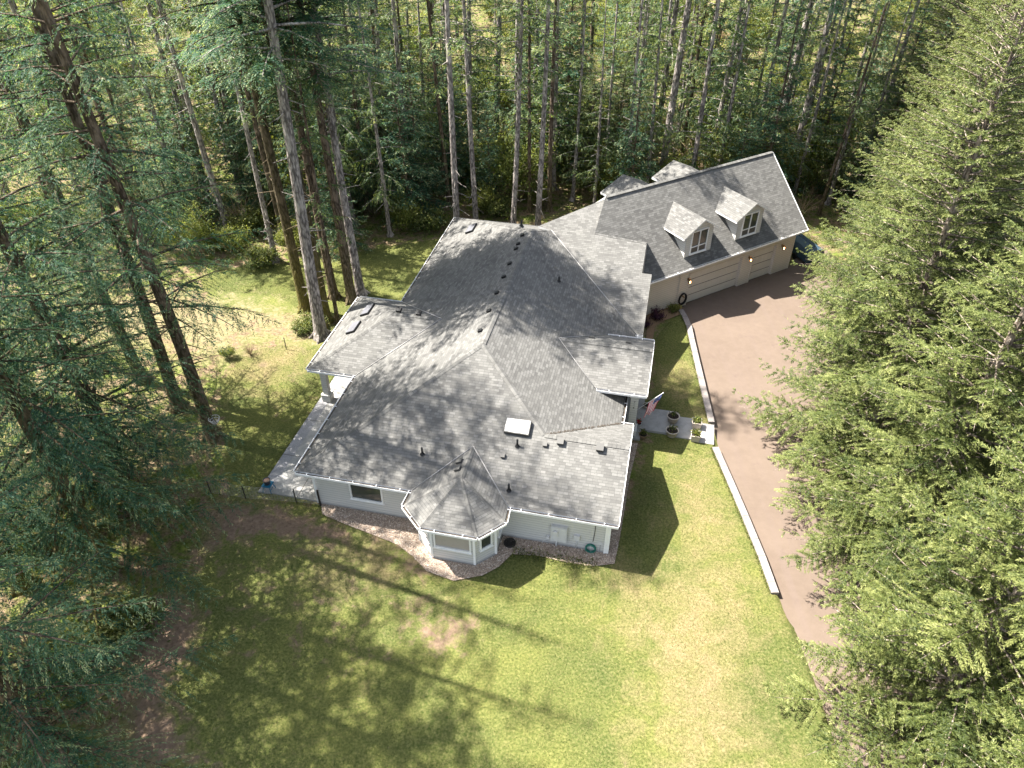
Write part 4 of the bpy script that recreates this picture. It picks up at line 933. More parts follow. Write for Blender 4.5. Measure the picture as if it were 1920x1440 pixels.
# trunks just behind the house
BACK = [((857, 440), KT, .98, 'thick grey fir trunk just behind the north west roof corner'), ((893, 428), KT, .8, 'grey fir second from the north west roof corner'), ((843, 383), KB4, 1.0, 'dark slim trunk left behind the thick grey fir'),
        ((962, 428), KT, .8, 'grey fir trunk in the middle of the row behind the main ridge'), ((993, 398), KB4, .9, 'thin dark trunk beside the pale leaning fir'), ((1008, 432), KT, .85, 'pale grey fir with lichen at the end of the main roof ridge'),
        ((1030, 395), KB1, .8, 'thin grey trunk right of the lichen covered fir'), ((1172, 262), KB4, .9, 'narrow ivy covered trunk behind the rear gables'), ((1238, 345), KH, .95, 'thick dark trunk directly behind the rear gable roofs'),
        ((1277, 300), KB4, 1.1, 'ivy covered trunk right of the rear gables'), ((1444, 305), KH, .95, 'thick dark fir trunk behind the garage ridge end'), ((1476, 345), KH, .9, 'dark fir trunk at the garage gable corner'),
        ((430, 437), KT, .9, 'brown trunk at the far edge of the mossy lawn'), ((517, 490), KT, .75, 'brown trunk on the forest edge by the mossy lawn'), ((530, 435), KB1, .9, 'dark trunk behind the forest edge of the mossy lawn'),
        ((725, 372), KL2, .62, 'conifer with drooping boughs in front of the dark forest'), ((590, 430), KL2, .55, 'conifer with pale bough tips at the lawn forest edge'), ((690, 400), KL1, .55, 'dense conifer left of the north west roof corner'),
        ((790, 395), KB3, 1.0, 'low blue green young conifer near the north west roof corner'), ((640, 470), KB3, .8, 'small young conifer on the mossy lawn edge'),
        ((1100, 345), KR2, .50, 'young blue green conifer behind the connector roof'), ((1150, 330), KR1, .45, 'bushy young conifer left of the rear gables'), ((1070, 290), KR2, .62, 'broad young conifer behind the ridge, left of the rear gables'), ((1200, 318), KR2, .38, 'small young conifer between the two rear gables'),
        ((640, 395), KL1, .6, 'conifer with hanging boughs behind the tall pale fir'), ((775, 350), KL2, .6, 'conifer with teal boughs left of the thick grey trunk'), ((505, 400), KL2, .55, 'drooping conifer in the dark forest left of the pale fir'),
        ((1538, 392), KB4, .8, 'tree with flared base beside the dark parking corner')]
for (px, py), K, sc, lb in BACK:
    x, y = at(px, py); K.put(x, y, sc, rr.random() * 6.28, 1.0, lb, 'tree', 'conifers behind the house')
# dense sunlit firs east of the drive
RIGHT = [((16.6, 15.0), KR2, 1.0, 'sunlit bushy fir at the lower right corner over the drive end'), ((17.6, 22.4), KR1, .92, 'sunlit bushy fir second from the drive end'), ((19.2, 29.4), KR2, 1.12, 'sunlit bushy fir beside the middle of the drive'),
         ((22.8, 37.4), KR1, 1.0, 'sunlit bushy fir with boughs over the drive opposite the entry walk'), ((27.2, 45.8), KR2, 1.15, 'sunlit bushy fir opposite the garage doors'), ((31.5, 53.5), KR1, 1.05, 'sunlit bushy fir at the garage parking corner'),
         ((35.5, 62.0), KR1, 1.0, 'sunlit bushy fir furthest up the drive'), ((26.5, 20.0), KR1, 1.05, 'bushy fir in the second row at the lower right'), ((28.5, 28.0), KR2, 1.2, 'bushy fir in the second row by the middle drive'), ((31.5, 37.0), KR1, 1.1, 'bushy fir in the second row opposite the lawn'),
         ((35.5, 45.5), KR2, 1.2, 'bushy fir in the second row opposite the garage'), ((40, 55), KR1, 1.1, 'bushy fir in the second row at the upper right'), ((44, 66), KR2, 1.2, 'bushy fir at the upper right edge of the forest'), ((39, 72), KR1, 1.1, 'bushy fir behind the last drive side fir'),
         ((17.0, 8.5), KR1, .8, 'bushy fir below the lower right corner'), ((37, 30), KR1, 1.1, 'bushy fir in the third row, right edge'), ((43, 40), KR2, 1.2, 'bushy fir in the third row, upper right edge')]
for (x, y), K, sc, lb in RIGHT:
    K.put(x, y, sc, rr.random() * 6.28, 1.0, lb, 'tree', 'sunlit firs along the drive')
# forest fill
placed = [at(*p[0]) for p in LEFT + BACK] + [p[0] for p in RIGHT]
def free(x, y, d): return all((x - a) ** 2 + (y - b) ** 2 > d * d for a, b in placed)
def in_forest(x, y):
    if y < 14 and x > -20: return False
    X = np.array([float(x)]); Y = np.array([float(y)])
    for p in LAWN + SAND:
        if poly_mask(X, Y, p, .01)[0] > .5: return False
    q = L((x, y, 0))
    if -5 < q.x < 32 and -2 < q.y < 36: return False
    if x > drive_edge(y) - 1 and y < 62: return False
    return True
n_fill = 0; PF = []; FT = []; FS = []
ORD = ['1st', '2nd', '3rd', '4th', '5th', '6th', '7th', '8th', '9th', '10th', '11th', '12th', '13th', '14th', '15th', '16th', '17th', '18th', '19th', '20th']
def own_labels(items, bands):
    zones = [(-9e9, 330, 'behind the left firs'), (330, 640, 'behind the pale tall fir'), (640, 850, 'left of the main ridge'), (850, 1050, 'behind the main ridge'), (1050, 1300, 'behind the rear gables'), (1300, 1480, 'behind the garage ridge'), (1480, 9e9, 'behind the drive firs')]
    rows = {}
    for o, x, y, k in items:
        v = Vector((x, y, -CAMH)); px = 960 + FPX * x / v.dot(CF); z = next(n for a, b, n in zones if a <= px < b); bd = next(n for m, n in bands if y < m)
        rows.setdefault((z, bd, k), []).append((px, o))
    for (z, bd, k), L_ in rows.items():
        L_.sort(key=lambda q: q[0])
        for i, (px, o) in enumerate(L_): o['label'] = k + (', ' + ORD[i] + ' from left' if len(L_) > 1 and i < 20 else '') + ' in the ' + bd + ' row ' + z
for i in range(7000):
    y = 40 + 105 * rr.random() ** 1.25; w = y * .66 + 12; x = rr.uniform(-w, w)
    if i < 520: y = 56 + 22 * rr.random(); x = rr.uniform(-30, 36)
    if not in_forest(x, y) or y < 55 - abs(x) * .3 and x > -20 or (-50 < x <= -20 and y < 54): continue
    if not free(x, y, (2.1 if y < 80 else 2.9) + (y - 50) * .012): continue
    u = rr.random()
    if i < 520: u = .42 + .58 * u
    if y < 75 and -24 < x < 30: K = KB1 if u < .22 else (KB4 if u < .40 else (KB3 if u < .68 else KB2))
    else: K = KB1 if u < .20 else (KB4 if u < .38 else (KB2 if u < .72 else KB3))
    PF.append((x, y, len(placed)))
    if K is KB3: lb, nm, g = 'young conifer with boughs to the ground in the forest behind the house', 'young', 'young conifers in the forest behind the house'
    elif K is KB1: lb, nm, g = 'brown trunked forest conifer with high crown behind the house', 't', 'high crowned conifers in the forest behind the house'
    elif K is KB2: lb, nm, g = 'grey trunked forest conifer with low drooping boughs behind the house', 't', 'drooping conifers in the forest behind the house'
    else: lb, nm, g = 'slim mossy trunked conifer in the forest behind the house', 't', 'mossy slim conifers in the forest behind the house'
    o = K.put(x, y, rr.uniform(.6, 1.3), rr.random() * 6.28, rr.uniform(.85, 1.15), lb, 'tree', g); FT.append((o, x, y, {KB1: 'high crowned conifer', KB2: 'drooping grey conifer', KB3: 'bushy young conifer', KB4: 'slim mossy conifer'}[K])); placed.append((x, y)); n_fill += 1
    if n_fill >= 290: break
print('forest trees', n_fill); own_labels(FT, [(62, 'front'), (74, 'second'), (88, 'third'), (104, 'fourth'), (122, 'fifth'), (999, 'farthest')])

# ------------------------------------------------------------------ shrubs
def shrub(name, seed, Rr, H, nl, size, leaf, bark, twigs=18, dens_shell=.5):
    r = np.random.RandomState(seed); mb = MB(); root = empty(name); tips = []
    for k in range(twigs):
        a = r.rand() * 6.28; l_ = r.uniform(.5, 1) ; e = Vector((math.cos(a) * Rr * l_, math.sin(a) * Rr * l_, H * r.uniform(.45, 1))); m_ = e * .5 + Vector((r.normal(0, .1), r.normal(0, .1), H * .1))
        mb.tube([(0, 0, -.05), m_, e], [.03, .018, .006], 4, cap=False); tips.append(m_); tips.append(e)
        for j in range(4):
            t_ = m_.lerp(e, r.rand()); q = t_ + Vector((r.normal(0, .3), r.normal(0, .3), r.normal(.1, .2))) * Rr * .5; mb.tube([t_, q], [.01, .004], 3, cap=False); tips.append(q)
    st = mb.build('stem', bark, root)
    if nl:
        T = np.array([list(t) for t in tips]); i = r.randint(0, len(T), nl); P = T[i] + r.normal(0, 1, (nl, 3)) * Rr * r.choice([.05, .12, .22], nl)[:, None]; P[:, 2] = np.abs(P[:, 2])
        D = r.normal(0, 1, (nl, 3)); D /= np.linalg.norm(D, axis=1)[:, None]; N = r.normal(0, .6, (nl, 3)) + [0, 0, 1]; Sd = np.cross(D, N); Sd /= np.linalg.norm(Sd, axis=1)[:, None]
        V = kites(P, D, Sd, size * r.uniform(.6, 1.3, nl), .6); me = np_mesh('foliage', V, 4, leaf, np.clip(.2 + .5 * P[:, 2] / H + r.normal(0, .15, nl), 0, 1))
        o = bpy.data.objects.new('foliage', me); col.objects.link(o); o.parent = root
    return root
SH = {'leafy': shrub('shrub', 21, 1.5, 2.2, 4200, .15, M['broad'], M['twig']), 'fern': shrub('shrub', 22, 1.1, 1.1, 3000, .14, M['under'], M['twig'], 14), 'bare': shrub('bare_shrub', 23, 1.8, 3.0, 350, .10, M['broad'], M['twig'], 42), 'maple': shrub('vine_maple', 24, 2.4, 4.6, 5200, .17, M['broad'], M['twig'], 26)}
used = set(); LASTS = [None]
def put_shrub(k, x, y, s, lb, g):
    o = SH[k] if k not in used else copy_tree(SH[k]); used.add(k); LASTS[0] = o
    move(o, x, y, s, rr.random() * 6.28)
    tag(o, lb, 'shrub', g)
for (px, py), k, s, lb in [((450, 470), 'leafy', .8, 'leafy green shrub at the forest edge left of the tall firs'), ((400, 470), 'leafy', .85, 'leafy shrub by the brown trunk at the lawn edge'), ((490, 500), 'fern', 1.2, 'low dark shrub where lawn meets forest'), ((355, 480), 'maple', .8, 'tall leafy shrub behind the left firs'),
        ((560, 470), 'leafy', 1.0, 'leafy shrub behind the tall pale fir'), ((760, 430), 'leafy', 1.1, 'green shrub left of the north west roof corner'), ((800, 430), 'fern', 1.4, 'dark low shrub at the north west roof corner'), ((905, 400), 'leafy', 1.0, 'bright green shrub between the grey trunks behind the roof'),
        ((940, 405), 'fern', 1.2, 'dark shrub behind the north ridge end'), ((1010, 385), 'leafy', .9, 'shrub at the foot of the lichen covered fir'), ((590, 610), 'fern', .8, 'low pale shrub at the foot of the tall pale fir'), ((570, 622), 'fern', .7, 'low shrub left of the tall pale fir foot'),
        ((470, 665), 'bare', .35, 'small straggly shrub on the west lawn left side'), ((430, 672), 'leafy', .35, 'leafy shrub beside the firs on the west lawn'), ((60, 1020), 'leafy', .9, 'sunlit green shrub by the leaning mossy trunk'),
        ((150, 1010), 'fern', 1.0, 'low fern by the dark mossy fir'), ((230, 960), 'leafy', .8, 'sunlit shrub between the lower left firs'), ((60, 1230), 'bare', .9, 'bare branching shrub at the lower left corner'), ((150, 1250), 'fern', 1.3, 'dark shrub at the lower left corner'), ((260, 1180), 'fern', 1.2, 'dark shrub along the dirt edge at the lower left'),
        ((1340, 275), 'maple', .9, 'yellow green vine maple behind the garage ridge'), ((1400, 290), 'bare', 1.0, 'bare tan shrub behind the garage ridge'), ((1250, 235), 'bare', 1.1, 'bare reddish shrub in the clearing behind the rear gables'), ((1180, 240), 'bare', 1.0, 'bare tan shrub left of the ivy covered trunk'),
        ((1500, 400), 'bare', .9, 'bare mossy shrub right of the garage gable'), ((1530, 350), 'maple', .8, 'leafy shrub between the garage and the drive firs'), ((1345, 220), 'maple', 1.0, 'yellow green maple in the clearing'), ((830, 330), 'bare', 1.1, 'tan tangle of branches left of the thick grey trunk'), ((1515, 455), 'fern', .8, 'dark shrub by the parking corner'), ((1430, 250), 'maple', .9, 'yellow green maple right of the clearing')]:
    x, y = at(px, py); put_shrub(k, x, y, s, lb, 'shrubs around the forest edge')
ns = 0
for i in range(3000):
    y = 50 + 95 * rr.random(); w = y * .64 + 6; x = rr.uniform(-w, w)
    if i % 3 == 0: y = 55 + 26 * rr.random(); x = rr.uniform(-30, 34)
    if not in_forest(x, y) or not free(x, y, 1.2): continue
    k = rr.choice(['leafy', 'fern', 'maple', 'maple', 'maple', 'bare', 'bare'])
    lb = {'leafy': 'round leafy shrub on the forest floor behind the house', 'fern': 'low dark shrub on the forest floor behind the house', 'maple': 'yellow green vine maple under the forest conifers', 'bare': 'bare tan shrub under the forest conifers'}[k]
    g = {'leafy': 'leafy forest shrubs', 'fern': 'low forest shrubs', 'maple': 'vine maples in the forest', 'bare': 'bare forest shrubs'}[k]
    put_shrub(k, x, y, rr.uniform(.8, 1.6), lb, g); ns += 1; FS.append((LASTS[0], x, y, {'leafy': 'round leafy shrub', 'fern': 'low dark shrub', 'maple': 'yellow green vine maple', 'bare': 'bare tan shrub'}[k]))
    if ns >= 215: break
own_labels(FS, [(62, 'front'), (74, 'second'), (88, 'third'), (104, 'fourth'), (122, 'fifth'), (999, 'farthest')])
for i, (px, py, l_, a, r_) in enumerate(((1360, 262, 7, .5, .22), (1215, 215, 6, 2.2, .2), (800, 300, 8, .9, .24), (480, 400, 7, 2.7, .25), (240, 950, 4.5, .4, .16), (110, 960, 5, 1.1, .2), (1520, 300, 7, 2.0, .25), (930, 240, 8, .2, .24), (640, 250, 9, 1.3, .25), (1080, 200, 7, 2.9, .2))):
    x, y = at(px, py); mb = MB(); r = np.random.RandomState(i); n_ = 7
    mb.tube([(t_ * l_ - l_ / 2, r.normal(0, .06), r_ * .7 + r.normal(0, .03)) for t_ in np.linspace(0, 1, n_)], [r_ * (1 - .45 * t_) for t_ in np.linspace(0, 1, n_)], 10)
    for k in range(5): t_ = r.uniform(-.4, .4) * l_; mb.tube([(t_, 0, r_), (t_ + r.normal(0, .3), r.normal(0, .6), r_ + r.uniform(.3, .9))], [.04, .01], 4)
    o = mb.build('fallen_log', M['bark_moss']); o.location = (x, y, float(ground_h(np.array([x]), np.array([y]))[0])); o.rotation_euler = (0, 0, a)
    tag(o, ['mossy fallen log in the clearing behind the garage ridge', 'mossy fallen log left of the ivy covered trunk', 'mossy fallen log in front of the forest left of the main ridge', 'mossy fallen log at the far end of the mossy lawn', 'short fallen log among the lower left litter', 'fallen log above the sunlit litter at the left', 'fallen log behind the garage gable', 'fallen log far behind the main ridge', 'fallen log far behind the tall pale fir', 'fallen log far behind the connector roof'][i], 'log')
for px, py, k, s, lb in ((1233, 598, 'purple', .42, 'dark purple leafed shrub against the garage side wall'), (1209, 612, 'purple', .36, 'small dark purple shrub under the east eave'), (1260, 586, 'lime', .38, 'bright green small shrub beside the garage corner')):
    p = G(px, py); o = shrub('shrub', hash(lb) % 1 + (31 if k == 'purple' else 33) + int(px) % 3, 1.3, 1.5, 900, .26, M['purple'] if k == 'purple' else M['broad'], M['twig'], 10)
    o.location = (p.x, p.y, 0); o.scale = (s, s, s); tag(o, lb, 'shrub')

# ------------------------------------------------------------------ ground cover (uncountable)
def world_scatter(n, x0, x1, y0, y1): return np.stack([rs.uniform(x0, x1, n), rs.uniform(y0, y1, n)], 1)
def field(P, polys, soft):
    m = np.zeros(len(P))
    for p in polys: m = np.maximum(m, poly_mask(P[:, 0], P[:, 1], p, soft))
    return m
P = world_scatter(420000, -95, 95, 8, 140)
# keep density roughly even on screen: thin out with distance
keep = rs.rand(len(P)) < np.clip(1.25 - P[:, 1] / 140, .25, 1); P = P[keep]
P = P[np.abs(P[:, 0]) < P[:, 1] * .72 + 14]
lw = field(P, LAWN, .7); sw = field(P, SAND, 1.0); dw = field(P, DIRT, 1.0); q = np.stack([(P[:, 0] - HO.x) * HE1.x + (P[:, 1] - HO.y) * HE1.y, (P[:, 0] - HO.x) * HE2.x + (P[:, 1] - HO.y) * HE2.y], 1)
hs = (q[:, 0] > -3.3) & (q[:, 0] < 17) & (q[:, 1] > -2) & (q[:, 1] < 29); gq = np.array([gP2.x, gP2.y]); ga_ = (q - gq) @ np.array([gd.x, gd.y]); gb_ = (q - gq) @ np.array([gn.x, gn.y]); hs |= (ga_ > -18) & (ga_ < 1.5) & (gb_ > -1) & (gb_ < 10.5)
dr = (P[:, 0] > drive_edge(P[:, 1]) - .5) & (P[:, 1] < 56) & (P[:, 0] < 28)
cl = np.sin(P[:, 0] * .55 + 2 * np.sin(P[:, 1] * .21)) * np.sin(P[:, 1] * .48 + 1.5 * np.sin(P[:, 0] * .3)) + .6 * np.sin(P[:, 0] * 1.7 + P[:, 1] * .9) * np.sin(P[:, 1] * 1.9)
ok = (lw < .35) & (sw < .4) & (dw < .45) & ~hs & ~dr & (cl + rs.normal(0, .5, len(P)) > -.1); P = P[ok]; cl = cl[ok]
n = len(P); Z = ground_h(P[:, 0], P[:, 1]) + np.abs(rs.normal(0, .22, n)) * np.clip(.5 + cl, .2, 1.3)
B = np.stack([P[:, 0], P[:, 1], Z], 1); D = rs.normal(0, 1, (n, 3)); D[:, 2] = np.abs(D[:, 2]) * .6; D /= np.linalg.norm(D, axis=1)[:, None]; N_ = rs.normal(0, .5, (n, 3)) + [0, 0, 1]; Sd = np.cross(D, N_); Sd /= np.linalg.norm(Sd, axis=1)[:, None]
sz = (.10 + P[:, 1] * .0016) * rs.uniform(.6, 1.5, n)
me = np_mesh('undergrowth', kites(B, D, Sd, sz, .55), 4, M['under'], np.clip(.35 + .2 * cl + rs.normal(0, .2, n), 0, 1)); o = bpy.data.objects.new('undergrowth', me); col.objects.link(o)
tag(o, 'ferns and low leafy plants covering the forest floor', 'undergrowth', kind='stuff'); print('undergrowth', n)
# grass blades on the lawns
P = world_scatter(900000, -26, 15.5, 11, 58); lw = field(P, LAWN, .5)
q = np.stack([(P[:, 0] - HO.x) * HE1.x + (P[:, 1] - HO.y) * HE1.y, (P[:, 0] - HO.x) * HE2.x + (P[:, 1] - HO.y) * HE2.y], 1)
hs = ((q[:, 0] > -2.95) & (q[:, 0] < 16.3) & (q[:, 1] > .4) & (q[:, 1] < 28.6)) | ((q[:, 0] > 15.5) & (q[:, 0] < 20.5) & (q[:, 1] > 9.4) & (q[:, 1] < 11.8)); bedm = inside(q, bed) | inside(q, bed2)
ok = (lw > .55) & ~hs & ~bedm & (P[:, 0] < drive_edge(P[:, 1]) - .25) & (field(P, DIRT, 1.2) < .5 + rs.normal(0, .15, len(P))) & (field(P, SAND, 1) < .4); P = P[ok]
P3 = np.column_stack([P, ground_h(P[:, 0], P[:, 1])]); blades('lawn_grass', P3, .055, M['blades'], 'short green and straw coloured grass of the lawns', .7); print('blades', len(P3))
# rough grass leaning over the kerb and the patio edge
P = []
for A_, n_, off in ((KERB_N, 1500, -.2), (KERB_S, 2200, -.2)):
    for _ in range(n_):
        k = rs.randint(len(A_) - 1); q = A_[k].lerp(A_[k + 1], rs.rand()); P.append((q.x + off + rs.normal(0, .06), q.y))
for _ in range(1600): P.append((-2.95 + rs.normal(0, .06), rs.uniform(.5, 16)))
P3 = np.array([list(Wd(a, b, .0)) for a, b in P]); blades('edge_grass', P3, .12, M['blades'], 'longer rough grass along the kerb wall and patio edge', .9)
# weeds along the gravel by the meter
P = np.array([list(GL(x, y)) for x, y in [(rs.uniform(960, 1120), 0) for _ in range(1300)] for y in [1030 + (x - 960) * .17 + rs.normal(6, 7)]]); P = P[(P[:, 1] < .35)]
P3 = np.array([list(Wd(a, b, .05)) for a, b, _ in P]); blades('weeds', P3, .11, M['under'], 'small weeds growing in the gravel below the meter cabinet', .8)

# ------------------------------------------------------------------ small things
def hobj(mb, name, mat, label, cat, loc=(0, 0, 0), group=None, rz=HA):
    o = mb.build(name, mat); o.location = loc; o.rotation_euler = (0, 0, rz); return tag(o, label, cat, group)
def leaves(name, mat, R, H, n, size, parent, seed, z0=0.0):
    r = np.random.RandomState(seed); P = r.normal(0, .42, (n, 3)) * [R, R, H * .5] + [0, 0, z0 + H * .5]; D = r.normal(0, 1, (n, 3)); D[:, 2] = np.abs(D[:, 2]); D /= np.linalg.norm(D, axis=1)[:, None]
    Sd = np.cross(D, r.normal(0, 1, (n, 3))); Sd /= np.linalg.norm(Sd, axis=1)[:, None]
    me = np_mesh(name, kites(P, D, Sd, size * r.uniform(.6, 1.3, n), .5), 4, mat, r.rand(n)); o = bpy.data.objects.new(name, me); col.objects.link(o); o.parent = parent; return o
def planter(px, py, z, lb, R=.38, H=.45, g=None, leafmat=M['under'], flowers=None, nleaf=90, mat=M['pot'], seed=1):
    p = G(px, py, z); t = empty('planter', (p.x, p.y, z), HA); tag(t, lb, 'planter', g)
    mb = MB(); mb.lathe([(0, 0), (R * .68, 0), (R * .72, .03), (R * .93, H * .85), (R * 1.0, H * .86), (R * 1.03, H), (R * .9, H), (R * .86, H * .85), (0, H * .84)], n=24); mb.build('pot', mat, t)
    mb = MB(); mb.lathe([(R * .86, H * .86), (R * .4, H * .89), (0, H * .88)], n=20); mb.build('soil', M['soil'], t)
    if nleaf: leaves('plant', leafmat, R * .7, .35, nleaf, .13, t, seed, H * .85)
    if flowers: leaves('flowers', flowers, R * .7, .25, 160, .09, t, seed + 9, H)
    return t
planter(1261, 789, .17, 'round beige planter at the lawn side of the entry walk step', .37, .42, nleaf=60, seed=4)
planter(1259, 816, .085, 'round beige planter with dark stems at the front side of the entry walk step', .37, .42, nleaf=50, seed=5)
planter(1212, 766, .05, 'small white rimmed planter beside the porch behind the flag', .24, .3, nleaf=14, seed=6)
planter(1197, 800, .17, 'white pot of red flowers beside the porch column', .17, .28, flowers=M['red'], mat=M['metalbox'], nleaf=30, seed=7)
planter(1205, 820, .03, 'dark wicker basket planter in the shade beside the entry walk', .25, .25, mat=M['wood'], nleaf=120, seed=8)
def sqplanter(px, py, z, lb, seed):
    p = G(px, py, z); t = empty('square_planter', (p.x, p.y, z), HA); tag(t, lb, 'planter'); mb = MB(); w = .26
    for a, b in (((-w, -w), (w, -w)), ((w, -w), (w, w)), ((w, w), (-w, w)), ((-w, w), (-w, -w))):
        mb.face([(a[0] * .86, a[1] * .86, 0), (b[0] * .86, b[1] * .86, 0), (*b, .42), (*a, .42)]); mb.bar((*a, .43), (*b, .43), .04, .05)
    mb.face([(-w, -w, .38), (w, -w, .38), (w, w, .38), (-w, w, .38)], None, 1); mb.build('box', [M['pot'], M['soil']], t)
    o = leaves('plant', M['broad'], .30, .3, 260, .10, t, seed, .38)
sqplanter(1305, 800, .03, 'tapered square planter with variegated leaves on the lawn side of the lowest walk slab', 3); sqplanter(1303, 824, .03, 'tapered square planter with bright green leaves on the front side of the lowest walk slab', 4)
# blue stool with pot
p = G(505, 919, .085); mb = MB()
for sx in (-1, 1):
    for sy in (-1, 1): mb.bar((sx * .24, sy * .24, 0), (sx * .17, sy * .17, .42), .04, .04)
    mb.bar((sx * .2, -.2, .2), (sx * .2, .2, .2), .025, .03)
mb.box(-.24, -.24, .42, .24, .24, .47); hobj(mb, 'stool', M['teal'], 'small blue painted stool on the patio corner', 'stool', (p.x, p.y, .085))
t = empty('plant_pot', (p.x, p.y, .556), HA); tag(t, 'dark glazed pot with soil standing on the blue stool', 'pot'); mb = MB(); mb.lathe([(0, 0), (.13, 0), (.16, .05), (.18, .24), (.2, .25), (.2, .3), (.17, .3), (.16, .24), (0, .23)], n=22); mb.build('pot', M['darkpot'], t)
mb = MB(); mb.lathe([(.165, .25), (.08, .27), (0, .26)], n=16); mb.build('soil', M['terracotta'], t)
# wire fence left of the house
t = empty('wire_fence', Wd(.45, .40), HA); tag(t, 'low wire mesh fence with dark iron posts from house corner to the firs', 'fence')
fp = [GL(601, 948), GL(556, 942), GL(461, 935), GL(396, 925)]; o0 = Vector((.45, .40, 0)); fp = [Vector((q.x, q.y, 0)) - o0 for q in fp]
for i, q in enumerate(fp):
    mb = MB(); r_ = .05 if i == 0 else .03; r_ *= .7; mb.box(q.x - r_, q.y - r_, -.1, q.x + r_, q.y + r_, 1.15 if i == 0 else 1.0); mb.build('post', M['iron'], t)
mb = MB()
for a, b in zip(fp, fp[1:]):
    for k in range(9): z = .08 + k * .105; mb.bar(a + Vector((0, 0, z)), b + Vector((0, 0, z)) , .009, .009)
    n = int((b - a).length / .16)
    for k in range(1, n): q = a.lerp(b, k / n); mb.bar(q + Vector((0, 0, .05)), q + Vector((0, 0, .94)), .006, .006)
mb.build('wire_mesh', M['wire'], t)
p = G(737, 0) ; mb = MB(); q = G(537, 655)
mb.bar((0, 0, -.1), (0, 0, .95), .04, .04); hobj(mb, 'fence_post', M['iron'], 'thin dark stake on the west lawn left of the tall pale fir', 'post', (q.x, q.y, 0))
# hose on the south wall
p = onwall(1108, 1024); y = o_ - .05
t = empty('garden_hose', Wd(p.x, y, p.z), HA); tag(t, 'green garden hose coiled on a hanger at the south wall', 'hose'); mb = MB(); r_ = random.Random(4)
for k in range(9):
    R0 = .22 + .012 * (k % 4); off = .05 + .028 * (k // 2); pts = [Vector((math.cos(a) * R0 * (1 + r_.uniform(-.02, .02)), -off, math.sin(a) * R0 * 1.12 - .05)) for a in np.linspace(0, 6.28, 28)]
    mb.tube(pts, .016, 6, cap=False)
mb.tube([(-.2, -.08, -.2), (-.3, -.12, -.38), (-.1, -.2, -.5), (.15, -.16, -.42)], .016, 6); mb.build('coil', M['hose'], t)
mb = MB(); mb.bar((0, -.16, .16), (0, 0, .16), .22, .03); mb.bar((0, -.17, .13), (0, -.17, .22), .22, .015); mb.build('hanger', M['metalbox'], t)
# small yard sign
p = G(1124, 1036); t = empty('yard_sign', (p.x, p.y, 0), HA); tag(t, 'small white diamond shaped yard sign on a stake beside the hose', 'sign')
mb = MB(); mb.bar((0, 0, 0), (0, 0, .62), .015, .015); mb.build('stake', M['iron'], t)
mb = MB(); mb.face([(-.15, -.02, .68), (0, -.02, .58), (.15, -.02, .68), (0, -.02, .80)]); mb.face([(0, -.01, .80), (.15, -.01, .68), (0, -.01, .58), (-.15, -.01, .68)]); mb.build('board', M['metalbox'], t)
# black hose coil at the garage corner
a_, z_ = ga(1276, 565); p = GG(a_, wd - .12, .45); q = Wd(p.x, p.y, p.z); t = empty('hose_reel', q, HA + math.atan2(gd.y, gd.x)); tag(t, 'black hose coiled on the wall at the garage corner, above the kerb end', 'hose'); mb = MB()
for k in range(8):
    R0 = .34 - .025 * (k % 3); off = .05 * (k // 3); pts = [Vector((math.cos(a) * R0, -off, math.sin(a) * R0 * 1.35)) for a in np.linspace(0, 6.28, 26)]; mb.tube(pts, .022, 6, cap=False)
mb.build('coil', M['black'], t); mb = MB(); mb.tube([(0, .1, .2), (0, -.18, .2)], .05, 10); mb.build('hanger', M['brass'], t)
# drain cover in the gravel
p = G(956, 1018, .06); mb = MB(); mb.lathe([(.30, -.05), (.30, .04), (.24, .05), (.23, .015), (0, .012)], n=26)
for k in range(-3, 4): mb.bar((-.2, k * .06, .03), (.2, k * .06, .03), .02, .012)
hobj(mb, 'drain_cover', M['iron'], 'round dark drain grate in the gravel right of the bay', 'drain', (p.x, p.y, .06))
# basket on the tree
p = G(400, 820); t = empty('hanging_basket', (p.x + .55, p.y - .3, 1.7)); tag(t, 'pale wire basket fixed on the large mossy fir at lawn edge', 'basket'); mb = MB()
for k in range(3): mb.tube([Vector((math.cos(a) * (.3 - k * .06), math.sin(a) * (.3 - k * .06), -k * .13)) for a in np.linspace(0, 6.28, 22)], .018, 6, cap=False)
for k in range(8): a = k * .785; mb.tube([(math.cos(a) * .3, math.sin(a) * .3, 0), (math.cos(a) * .18, math.sin(a) * .18, -.26)], .01, 4)
mb.build('frame', M['metalbox'], t)
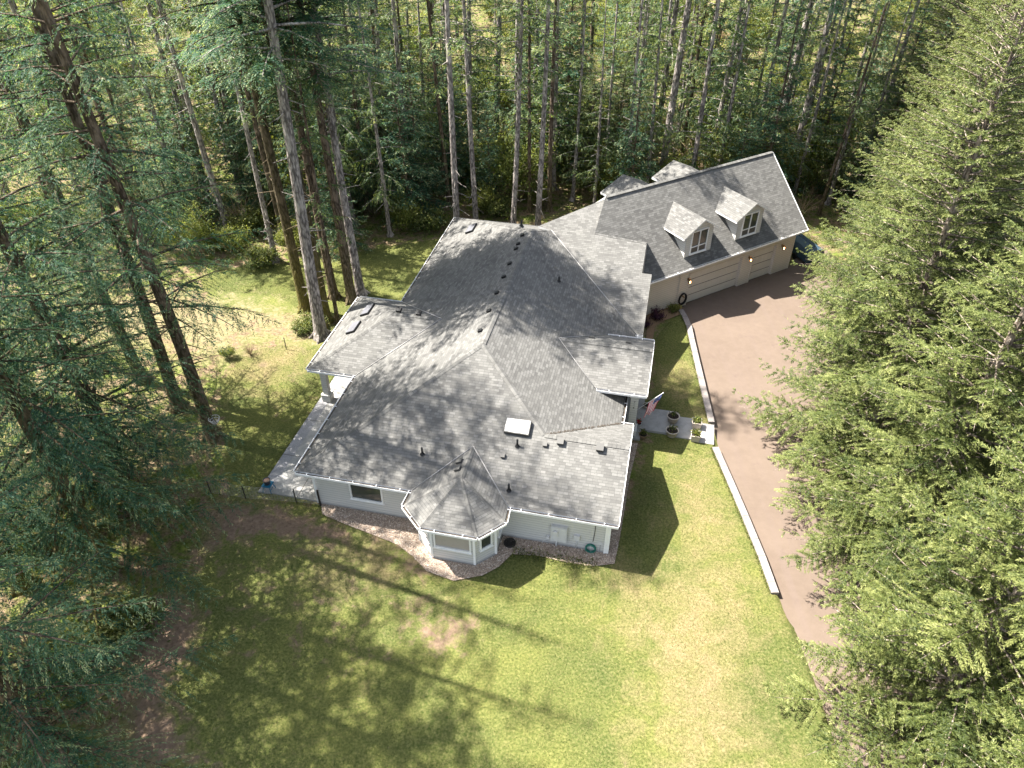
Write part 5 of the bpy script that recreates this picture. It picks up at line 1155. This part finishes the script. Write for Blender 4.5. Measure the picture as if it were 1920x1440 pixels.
# flag on the porch column
b = Vector((PU - .40, PV0 + .62 - .1, 2.25)); tip = GL(1243, 737, 3.1); tip = hit(1243, 737, (0, PV0 + .35, 0), Vector((0, 1, 0)))
base = hit(1198, 768, (0, PV0 + .40, 0), Vector((0, 1, 0)))
ow = Wd(base.x, base.y, base.z); t = empty('flag', ow, HA); tag(t, 'striped flag with starred corner on a slanted pole at the porch column', 'flag')
d = tip - base; mb = MB(); mb.tube([Vector((-.18, 0, -.12)), d], .014, 8); mb.tube([d, d * 1.02], .03, 8); mb.build('pole', M['polewhite'], t)
mb = MB(); nx, ny = 22, 16; du = d.normalized(); fl = d.length * .55; fh = 1.25
def fpnt(i, j):       # i along hoist (pole), j down the fly
    s = i / ny; f_ = j / nx; p0 = du * (d.length * .98 - s * fl)
    return p0 + Vector((-.30 * f_ + .10 * f_ * (1 - s) * 1 + (.5 - s) * -.25 * f_, -.06 * math.sin(f_ * 7 + s * 5) - .05 * f_ + .09 * math.sin(s * 12) * f_, -fh * f_ * (1 - .12 * s) + .02 * math.sin(s * 9) * f_))
for i in range(ny):
    for j in range(nx): mb.face([fpnt(i, j), fpnt(i + 1, j), fpnt(i + 1, j + 1), fpnt(i, j + 1)], [(j / nx, 1 - i / ny), (j / nx, 1 - (i + 1) / ny), ((j + 1) / nx, 1 - (i + 1) / ny), ((j + 1) / nx, 1 - i / ny)], 0, True)
mb.build('cloth', M['flag'], t)
# tarp covered trailer beyond the garage corner
p = G(1512, 452, 1.0); t = empty('utility_trailer', (p.x, p.y, -.45), .3); t.scale = (.75, .75, .75); tag(t, 'blue grey covered trailer parked in the shade past the garage corner', 'trailer'); mb = MB()
prof = [(-1.0, .5), (-1.05, 1.3), (-.8, 1.75), (0, 1.9), (.8, 1.75), (1.05, 1.3), (1.0, .5)]
for a, b2 in zip(prof, prof[1:]): mb.face([(a[0], -2, a[1]), (b2[0], -2, b2[1]), (b2[0], 2, b2[1]), (a[0], 2, a[1])], None, 0, True)
for y_ in (-2, 2): mb.face([(q_[0], y_, q_[1]) for q_ in prof])
mb.build('body', M['carblue'], t)
for sx in (-1, 1):
    mb = MB(); mb.tube([(sx * .85, 0, .33), (sx * 1.08, 0, .33)], .33, 16); mb.build('wheel', M['black'], t)
mb = MB(); mb.bar((0, -2, .5), (0, -3.1, .45), .08, .08); mb.build('drawbar', M['iron'], t)
